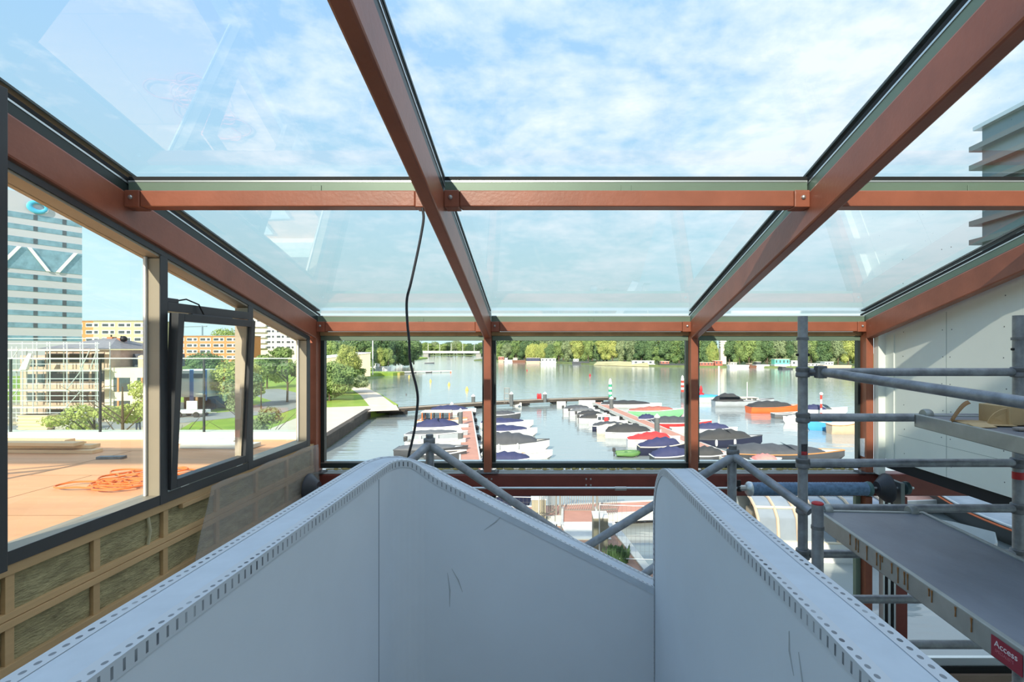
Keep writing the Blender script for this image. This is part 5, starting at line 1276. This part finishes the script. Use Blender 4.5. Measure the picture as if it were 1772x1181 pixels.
def boat(label,cx,wl,wpx,hull,cover=None,rail='white',flip=False,kind='cover',H=.62,rot=None,peak=.5,ch=.55,beam=None,extra=(),group='boats moored in the harbour',name='motor_boat',Lmul=1.0):
    Y=8*F/(wl-CY); L=wpx/F*Y*Lmul; X=(cx-CX)/F*Y; B=beam or min(2.5,max(1.3,L*.36))
    Y+=B*.35
    t=thing(name,label,'boat',(0,0,0),group); OFF[t.name]=Vector((0,0,0))
    N=16; rings=[]; sheer=[]
    for i in range(N+1):
        u=i/N; w_=B/2*hull_w(u); x=-L/2+L*u+(.12*L*(u**6)); zs=H*(.86+.38*u**2.4+.06*(1-u)**3); sheer.append((x,w_,zs))
        kx=x-(.10*L*u**5)
        rings.append([(x,-w_,zs),(x-.0,-w_*.97,zs*.45),(kx,-w_*.78,-.02),(kx,-w_*.35,-.28),(kx,0,-.34),(kx,w_*.35,-.28),(kx,w_*.78,-.02),(x,w_*.97,zs*.45),(x,w_,zs)])
    MB().loft(rings,False,True).build('hull',bm(hull),t,True)
    pr=[(x,-w_,z) for x,w_,z in sheer]+[(x,w_,z) for x,w_,z in reversed(sheer)]
    MB().tube(pr+[pr[0]],.045,6,False).build('rub_rail',bm(rail),t,True)
    def at_u(u):
        f=u*N; i=min(int(f),N-1); f-=i; a_,b2=sheer[i],sheer[i+1]; return tuple(a_[j]+(b2[j]-a_[j])*f for j in range(3))
    # inner floor / deck
    rr=[]
    for i in range(N+1):
        x,w_,z=sheer[i]; zz_=z-.02 if (kind!='open' or i/N>.8) else .12
        rr.append([(x,-w_*.97,zz_),(x,w_*.97,zz_)])
    MB().loft(rr,False,False).build('deck',bm('cream' if hull=='white' else ('white' if kind!='open' else 'tan')),t)
    def arch(u0,u1,crown,mat,nm,k=14,inset=1.02,lift=.0,par=t,ns=9):
        R2=[]
        for i in range(k+1):
            u=u0+(u1-u0)*i/k; x,w_,z=at_u(u); v=i/k; c_=crown*(math.sin(math.pi*min(1,max(0,(v**(math.log(.5)/math.log(peak))))))**.55 if 0<v<1 else 0)+.02
            c_*=1+.10*math.sin(i*2.1)
            R2.append([(x,-w_*inset*math.cos(math.pi*j/(ns-1)),z+lift-.05*(j in(0,ns-1))+c_*math.sin(math.pi*j/(ns-1))**.8+.015*math.sin(j*3+i*1.7)) for j in range(ns)])
        return MB().loft(R2,False,False).build(nm,mat,par,True)
    if kind in('cover','canopy'): arch(.0 if kind=='cover' else .0,.86 if kind=='cover' else .5,ch,fm(cover),'cover')
    if kind=='canopy' or 'screen' in extra:
        x,w_,z=at_u(.60); 
        MB().hexa([(x-.5,-w_*.8,z+ch*.95),(x+.25,-w_*.9,z),(x+.25,w_*.9,z),(x-.5,w_*.8,z+ch*.95),(x-.53,-w_*.8,z+ch*.95),(x+.22,-w_*.9,z),(x+.22,w_*.9,z),(x-.53,w_*.8,z+ch*.95)]).build('windscreen',M_scr,t)
    if kind=='open':
        for u in (.2,.42,.64):
            x,w_,z=at_u(u); MB().box(x-.14,x+.14,-w_*.93,w_*.93,z-.22,z-.17).build('bench',bm('wood'),t)
    if kind=='cabin' or kind=='cruiser':
        u0,u1=(.22,.72) if kind=='cabin' else (.45,.82); R3=[]
        xa,wa,za=at_u(u0); xb,wb,zb_=at_u(u1); hh=.75 if kind=='cabin' else .42
        cab=MB().hexa([(xa,-wa*.8,za),(xb,-wb*.7,za),(xb,wb*.7,za),(xa,wa*.8,za),(xa+.1,-wa*.7,za+hh),(xb-.45,-wb*.6,za+hh),(xb-.45,wb*.6,za+hh),(xa+.1,wa*.7,za+hh)]).build('cabin',bm('white' if hull!='wood' else 'wood'),t,bevel=.04)
        for s_ in (-1,1):
            for j in range(3):
                f0=.1+.28*j; f1=f0+.2; y0=s_*(wa*.79+(wb*.69-wa*.79)*f0)*.97
                MB().box(xa+(xb-xa-.3)*f0,xa+(xb-xa-.3)*f1,min(y0,y0+.03*s_),max(y0,y0+.03*s_),za+hh*.35,za+hh*.78).build('side_window',m_wglass,cab)
        MB().box(xa-.05,xb-.5,-wa*.74,wa*.74,za+hh,za+hh+.05).build('cabin_roof',bm(cover or 'cream'),cab,bevel=.02)
    if kind=='cruiser':
        x0_,_,_=at_u(0.03); x1_,w_,z=at_u(.5); R3=[]
        can=arch(.02,.52,1.05,fm('black'),'canopy',10)
        MB().box(x0_+.3,x1_-.5,-w_*1.03,-w_*1.0,z+.25,z+.6).build('canopy_window',M_scr,can)
    if kind=='sloop':     # glazed shelter on posts
        xa,wa,za=at_u(.12); xb,wb,_=at_u(.72)
        for f in (0,.33,.66,1):
            x=xa+(xb-xa)*f
            for s_ in (-1,1): MB().box(x-.05,x+.05,s_*wa*.9-.04,s_*wa*.9+.04,za,za+.85).build('post',bm('orange'),t)
        MB().box(xa-.1,xb+.1,-wa*.86,wa*.86,za+.02,za+.8).build('glazing',M_scr,t)
        MB().hexa([(xa-.2,-wa,za+.85),(xb+.2,-wa,za+.85),(xb+.2,wa,za+.85),(xa-.2,wa,za+.85),(xa,-wa*.7,za+1.0),(xb,-wa*.7,za+1.0),(xb,wa*.7,za+1.0),(xa,wa*.7,za+1.0)]).build('roof',fm('cream'),t)
    if 'motor' in extra:
        x=-L/2-.12; mt_=MB().obox((x,0,H*.86+.22),(.28,.3,.42)).build('outboard_motor',bm('black'),t,bevel=.05); MB().box(x-.06,x+.06,-.06,.06,-.3,H*.8).build('motor_leg',bm('grey'),mt_)
    if 'fender' in extra:
        for u in (.3,.6):
            x,w_,z=at_u(u); MB().lathe([(.03,-.28),(.1,-.2),(.11,0),(.1,.2),(.03,.28)],(x,-w_-.1,z-.25),'Z',8).build('fender',bm('white'),t,True)
    if 'mast' in extra:
        x,w_,z=at_u(.62); MB().tube([(x,0,z),(x,0,z+2.6)],.04,6).build('mast',m_white,t,True)
    if 'redscreen' in extra:
        x,w_,z=at_u(.5); MB().obox((x,0,z+.3),(.5,w_*1.6,.5)).build('cockpit_hood',fm('red'),t,bevel=.12)
    if 'blue' in extra:
        x,w_,z=at_u(.55); MB().obox((x,-w_*.4,z+.05),(.8,.4,.3)).build('blue_bag',bm('blue'),t,bevel=.1)
    t.location=(X,Y,WZ); t.rotation_euler=(0,0,(rot if rot is not None else -.12)+(math.pi if flip else 0))
    return t
M_scr=glass_mat('smoked_screen',(.45,.5,.55,1),1.0)

# left row: bows point right, towards the pier; left side of the pier
boat('navy-covered boat furthest back on the left pier',778,719,72,'white','navy',kind='cover',ch=.6,rot=0)
boat('wooden sloop with orange posts and cream roof on the left pier',760,737,76,'cream',None,kind='sloop',rail='wood',rot=0,name='cabin_boat')
boat('white boat with pointed navy cover in front of the wooden sloop',757,750,84,'white','navy',ch=.75,rot=0,extra=('screen',))
boat('grey and white sailboat with flat grey cover on the left pier',748,765,96,'silver','grey',ch=.25,rot=0,H=.7,extra=('fender',))
boat('open white dinghy near the front of the left row',747,778,92,'white',None,kind='open',rot=0,extra=('motor',))
boat('long dark grey covered sloop at the front of the left row',738,792,112,'charcoal','grey',ch=.28,rot=0,rail='charcoal')
boat('black open boat half hidden by the scaffold coupler',766,800,64,'charcoal',None,kind='open',rot=0)
# right side of the left pier
boat('small dark grey boat furthest back right of the left pier',872,727,46,'charcoal','charcoal',ch=.4,rot=0,flip=False)
boat('white boat with navy cover and bright blue fender bag right of the left pier',872,742,82,'white','navy',ch=.45,rot=0,peak=.35,extra=('blue',))
boat('white boat with low navy cover just right of the second column',876,757,86,'white','navy',ch=.5,rot=0,peak=.35)
boat('large white sloop with charcoal cover beside the second column',885,783,106,'white','charcoal',ch=.8,rot=0,H=.75,peak=.4,rail='charcoal',extra=('fender',))
boat('open white motorboat second from the front right of the left pier',888,797,110,'white',None,kind='open',rot=0,H=.5)
boat('boat with a broad navy cover at the bottom edge beside the second column',878,809,92,'white','navy',ch=.5,rot=0,H=.5)
# left side of the right pier: stern towards the open water on the left, bow at the pier
boat('white motorboat with black cover furthest back on the right pier',1000,716,48,'white','charcoal',ch=.45,extra=('motor',))
boat('grey-blue covered boat second in the right pier row',1010,721,46,'white','grey',ch=.45,extra=('motor',))
boat('white boat with small black cover third in the right pier row',1022,727,46,'white','black',ch=.45,extra=('motor',))
boat('white boat with raked windscreen and black cover',1034,734,62,'white','black',ch=.55,extra=('screen','motor'))
boat('white cabin boat with a bright red hood',1050,739,60,'white',None,kind='cabin',extra=('redscreen',),H=.5)
boat('navy hulled boat with dark cover behind the cream boat',1057,748,62,'dkblue','charcoal',ch=.4)
boat('cream boat with cream cover behind the big grey-covered one',1069,753,70,'cream','cream',ch=.4)
boat('big white sloop under a dark grey-brown cover',1092,760,86,'white','black',ch=.72,peak=.45,H=.62)
boat('white rowing sloop with bright red cover',1128,775,82,'white','red',ch=.55,rot=-.05,peak=.62,H=.7,rail='white')
boat('navy sloop with cream rail and navy cover',1146,789,80,'dkblue','navy',ch=.62,rail='cream',rot=.05,peak=.6,H=.75)
boat('boat with a wide navy cover at the bottom of the right pier row',1166,804,74,'charcoal','navy',ch=.6,rot=.12,H=.6)
boat('low boat under a charcoal cover hard against the foot of the third column',1228,802,64,'charcoal','black',ch=.6,rot=-.2,H=.55)
# inflatable dinghy
p=gr(1084,790,WZ); t=thing('inflatable_dinghy','small green inflatable dinghy with outboard in the open basin','boat',(0,0,0)); OFF[t.name]=Vector((0,0,0))
MB().tube([(-.8,-.38,.22),(.35,-.42,.22),(.75,-.25,.25),(.9,0,.27),(.75,.25,.25),(.35,.42,.22),(-.8,.38,.22)],[.14,.19,.18,.18,.18,.19,.14],10).build('tube',bm('dkgreen'),t,True)
MB().box(-.75,.6,-.3,.3,.06,.12).build('floor',bm('dkgreen'),t); MB().box(-.1,.1,-.35,.35,.26,.32).build('thwart',bm('dkgreen'),t)
mt_=MB().obox((-.95,0,.5),(.22,.2,.3)).build('outboard_motor',bm('black'),t,bevel=.04); MB().box(-.98,-.9,-.04,.04,-.2,.4).build('motor_leg',bm('black'),mt_)
t.location=(p.x,p.y,WZ)
# right side of the right pier
boat('long white boat with rumpled black cover at the end of the long jetty',1088,707,94,'white','black',ch=.5,flip=False,rot=-.15,H=.55)
boat('green hulled boat with white deck and dull red cover',1132,723,84,'green','brick',ch=.45,rot=-.14,peak=.62,H=.85)
boat('small navy-covered boat behind the pile right of the right pier',1122,735,32,'charcoal','navy',ch=.5)
boat('long red boat with dark cover passing behind the third column',1178,742,92,'red','charcoal',ch=.6,rot=0.0,peak=.35,H=.62)
boat('open cream rimmed white boat in front of the red boat',1186,753,46,'white',None,kind='open',rail='cream',rot=-.05)
boat('white boat with navy cover right of the third column',1236,754,66,'white','navy',ch=.55,rot=-.2)
boat('large navy boat under a black cover and windscreen right of the third column',1259,776,104,'dkblue','black',ch=.72,rot=-.03,H=.8,rail='charcoal',extra=('screen','fender'))
boat('long varnished sloop with charcoal cover low in the right window',1362,800,172,'charcoal','charcoal',ch=.55,rot=-.08,peak=.3,rail='wood',H=.62,extra=('screen',))
p=gr(1328,806,WZ)
boat('small boat with pink and white cushions in the front of the right window',1330,808,44,'white','pink',ch=.4,rot=0,H=.4)
# third group beyond
boat('white sloop with bright blue cover right of the third column',1228,697,48,'white','blue',ch=.45,rot=0,H=.8)
boat('narrow dark rowing boat behind the blue-covered sloop',1226,690,36,'charcoal',None,kind='open',rot=0,H=.4)
boat('grey cabin cruiser with black canopy',1285,705,94,'silver',None,kind='cruiser',rot=-.03,H=.95,rail='charcoal',name='cabin_cruiser',extra=('mast',))
boat('bright orange sloop with black cover',1340,716,84,'orange','black',ch=.75,rot=.05,peak=.45,H=.85,rail='orange')
boat('grey dinghy in front of the orange sloop',1362,725,44,'grey',None,kind='open',rot=0)
boat('small white boat close to the scaffold upright',1382,734,38,'white','white',ch=.35,flip=True,rot=0)
boat('white cabin boat with navy windscreen hood right of the scaffold upright',1430,720,66,'white','navy',kind='canopy',ch=.6,rot=0,H=.8,name='cabin_boat')
boat('boat with a bright blue hull cover between scaffold and right column',1430,746,48,'blue','blue',ch=.35,rot=0,flip=True,H=.9)
boat('cream wooden boat cut off by the right window frame',1464,752,50,'tan','cream',ch=.35,rot=0,H=.95,rail='wood')
p=gr(1421,722,WZ); t=thing('radar_mast','banded signal mast among the boats right of the scaffold upright','mast',(p.x,p.y,WZ))
zt2=(CY-684)/F*p.y
for i in range(5): MB().tube([(p.x,p.y,WZ+i*(zt2-WZ)/5),(p.x,p.y,WZ+(i+1)*(zt2-WZ)/5)],.12,8).build('band',(m_rsig,m_white)[i%2],t,True)
MB().ball((p.x,p.y,zt2+.15),(.22,.22,.2),10,6).build('lamp',m_white,t,True)
# rowing boat out on the river with rowers
b_=boat('distant dark rowing boat with a rower out on the river',742,629,15,'charcoal',None,kind='open',rot=0,H=.5,beam=2.0,group='boats out on the river')
# close boats in the lower gaps
boat('dark launch with rounded rim just behind the brick-red pontoon on the left',866,880,90,'dkblue','black',ch=.3,rot=-.35,peak=.4,rail='grey',H=.7)
bb=boat('large dark boat with white and varnished rim under a flat grey cover at right',1700,925,250,'black','silver',ch=.10,rot=math.pi/2+.10,rail='white',H=1.0,beam=4.2,Lmul=1.65)
bb.location=(20.7,21.3,WZ)
vr=[c for c in bb.children if c.name.startswith('rub_rail')][0].copy(); COL.objects.link(vr); vr.parent=bb; vr.name='varnished_rail'; vr.data=vr.data.copy(); vr.data.materials[0]=bm('orange'); vr.location=(0,0,-.13); vr.scale=(1.004,1.015,1)
d2_=boat('small white dinghy lying beside the large grey-covered boat',1720,868,110,'white',None,kind='open',rot=-.5,rail='grey',H=.6,beam=1.6,flip=True)
d2_.location=(24.9,24.6,WZ+.1); d2_.rotation_euler=(0,0,math.pi-.7)
# tour boat with glazed roof
t=thing('tour_boat','white canal tour boat with curved glazed roof below the blue spring','boat',(0,0,0)); OFF[t.name]=Vector((0,0,0))
rings=[]
for i in range(14):
    u=i/13; w_=1.9*min(1,(1-max(0,(u-.72)/.28)**2.4)**.8+.02); x=-5+10*u; rings.append([(x,-w_,.75),(x,-w_*.9,-.3),(x,w_*.9,-.3),(x,w_,.75)])
MB().loft(rings,False,True).build('hull',bm('white'),t,True)
MB().box(-5,1.4,-1.85,1.85,.7,.78).build('deck',bm('cream'),t)
R2=[]
for i in range(9):
    x=-4.7+5.8*i/8; R2.append([(x,-1.7*math.cos(math.pi*j/8),.75+1.35*math.sin(math.pi*j/8)**.55) for j in range(9)])
MB().loft(R2,False,False).build('glazed_roof',M('pale_roof_glazing',(146,156,164),.12,.1,.15,.8),t,True)
for i in range(9):
    x=-4.7+5.8*i/8; MB().tube([(x,-1.72*math.cos(math.pi*j/8),.76+1.37*math.sin(math.pi*j/8)**.55) for j in range(9)],.06,6).build('roof_rib',bm('tan'),t,True)
for j in (2,4,6): MB().tube([(-4.7,-1.72*math.cos(math.pi*j/8),.76+1.37*math.sin(math.pi*j/8)**.55),(1.1,-1.72*math.cos(math.pi*j/8),.76+1.37*math.sin(math.pi*j/8)**.55)],.05,6).build('roof_rail',bm('cream'),t,True)
for s_ in (-1,1):
    for i in range(4): MB().obox((-4+1.3*i,s_*.9,.95),(.6,.9,.5)).build('seat',bm('tan'),t,bevel=.05)
t.location=(12.9,20.9,WZ); t.rotation_euler=(0,0,-.08)
boat('long white motor yacht moored behind the glazed tour boat',1395,872,250,'white','white',ch=.3,rot=.02,H=1.5,beam=3.0,Lmul=1.0)

# ------------------------------------------------------------------ houseboats and barges on the far shores
def barge(label,px0,px1,wl,top,hull,cab,kind='house',windows=4,name='houseboat'):
    Y=8*F/(wl-CY); x0,x1=(px0-CX)/F*Y,(px1-CX)/F*Y; h=(wl-top)/F*Y; L=x1-x0; W_=4.5
    t=thing(name,label,'boat',((x0+x1)/2,Y,WZ),'houseboats and barges along the banks'); hh=h*.4 if kind=='house' else h*.55
    MB().hexa([(x0+.4,Y,WZ-.3),(x1-.4,Y,WZ-.3),(x1-.4,Y+W_,WZ-.3),(x0+.4,Y+W_,WZ-.3),(x0,Y-.2,WZ+hh),(x1,Y-.2,WZ+hh),(x1,Y+W_,WZ+hh),(x0,Y+W_,WZ+hh)]).build('hull',bm(hull),t,bevel=.1)
    if kind=='house': a_,b2=x0+L*.04,x1-L*.04
    else: a_,b2=x0+L*.08,x0+L*.38
    c_=MB().box(a_,b2,Y+.3,Y+W_-.3,WZ+hh,WZ+h).build('cabin',bm(cab),t,bevel=.05)
    MB().box(a_-.2,b2+.2,Y+.1,Y+W_-.1,WZ+h,WZ+h+.15).build('roof',bm('cream' if cab!='white' else 'white'),c_)
    for i in range(windows):
        f=(i+.3)/windows; MB().box(a_+(b2-a_)*f,a_+(b2-a_)*(f+.35/windows),Y+.22,Y+.32,WZ+hh+(h-hh)*.3,WZ+hh+(h-hh)*.8).build('window',m_wglass,c_)
    return t
barge('red hulled tug with white wheelhouse on the left bank',680,697,624,614,'red','white','house',2,'tug_boat')
barge('long brown-red houseboat behind the red tug',664,684,622,614,'charcoal','brick')
barge('white and grey houseboats in front of the left bank woods',645,662,624,617,'grey','white')
barge('white barge right of the red tug near the hanging cable',698,712,619,613,'grey','white',windows=3)
barge('pale houseboat between cable and bridge',714,728,618,613,'charcoal','silver',windows=3)
barge('white motor boat moored behind the mossy spit',641,672,641,630,'white','white','ship',3,'motor_yacht')
barge('small red-brown houseboat just right of the second column',862,872,627,618,'tan','brick',windows=2)
barge('white motorboat group left in the middle window',872,888,627,620,'white','white','ship',2)
barge('dark barge with pale wheelhouse left in the middle window',886,910,628,620,'brown','cream','ship',2)
barge('barge with bright blue canopy beside the white houseboat',910,935,629,620,'tan','navy')
barge('long white box houseboat under the willows',935,963,630,621,'white','white')
barge('white boat with dark hull and low white cabin right of the green bush',990,1020,631,622,'charcoal','white','ship',2)
barge('dark red beached boat on the sandy slope',1078,1090,629,624,'brick','brick','ship',1)
barge('big bright white box houseboat in the middle window',1093,1134,634,625,'white','white',windows=3)
barge('long grey barge with red deck next to the third column',1141,1186,635,626,'charcoal','brick','ship',2)
barge('two storey brick-red houseboat left in the right window',1211,1236,636,628,'brick','brick')
barge('brick-red box houseboat beside it in the right window',1237,1251,636,625,'brick','brick',windows=2)
barge('white hulled barge with slanted mast left of the dark one',1262,1297,637,628,'white','cream','ship',2)
barge('dark brown barge between two white ones',1296,1310,637,630,'brown','brown','ship',1)
barge('white hulled barge with dark wheelhouse in the right window',1308,1332,637,627,'white','charcoal','ship',2)
barge('turquoise covered houseboat in the right window',1340,1368,637,622,'white','teal')
barge('dark dinghy in front of the turquoise houseboat',1353,1373,640,635,'charcoal','charcoal','ship',1)
barge('white houseboat behind the scaffold upright',1369,1390,637,625,'white','white',windows=2)
barge('long white houseboat right of the scaffold upright',1396,1425,637,630,'white','white')
barge('red and white barge furthest right on the far bank',1424,1474,639,627,'tan','white','ship',3)
# pale tower between the trees in the right window
Yt=275; t=thing('church_tower','thin pale tower showing between the trees in the right front window','building',((1252-CX)/F*Yt,Yt,GZ))
MB().box((1247-CX)/F*Yt,(1257-CX)/F*Yt,Yt,Yt+3,GZ,(CY-586)/F*Yt).build('shaft',m_cream,t); 
for i in range(4): MB().box((1246-CX)/F*Yt,(1258-CX)/F*Yt,Yt-.3,Yt+3.2,(CY-(600-4*i))/F*Yt,(CY-(600-4*i))/F*Yt+.4).build('cornice',m_white,t)
# floats moored against the long jetty
for i,(px,w_) in enumerate(((896,14),(971,15),(1015,28))):
    p=gr(px,699-2*i,-7.7); o=MB().box(p.x-w_*.045,p.x+w_*.045,p.y-1.1,p.y-.7,-8.1,-7.45).build('jetty_float',m_pont,None,bevel=.05); tag(o,'pale float under the long jetty, %s of three from the left'%ordn[i],'float',group='floats under the long jetty')
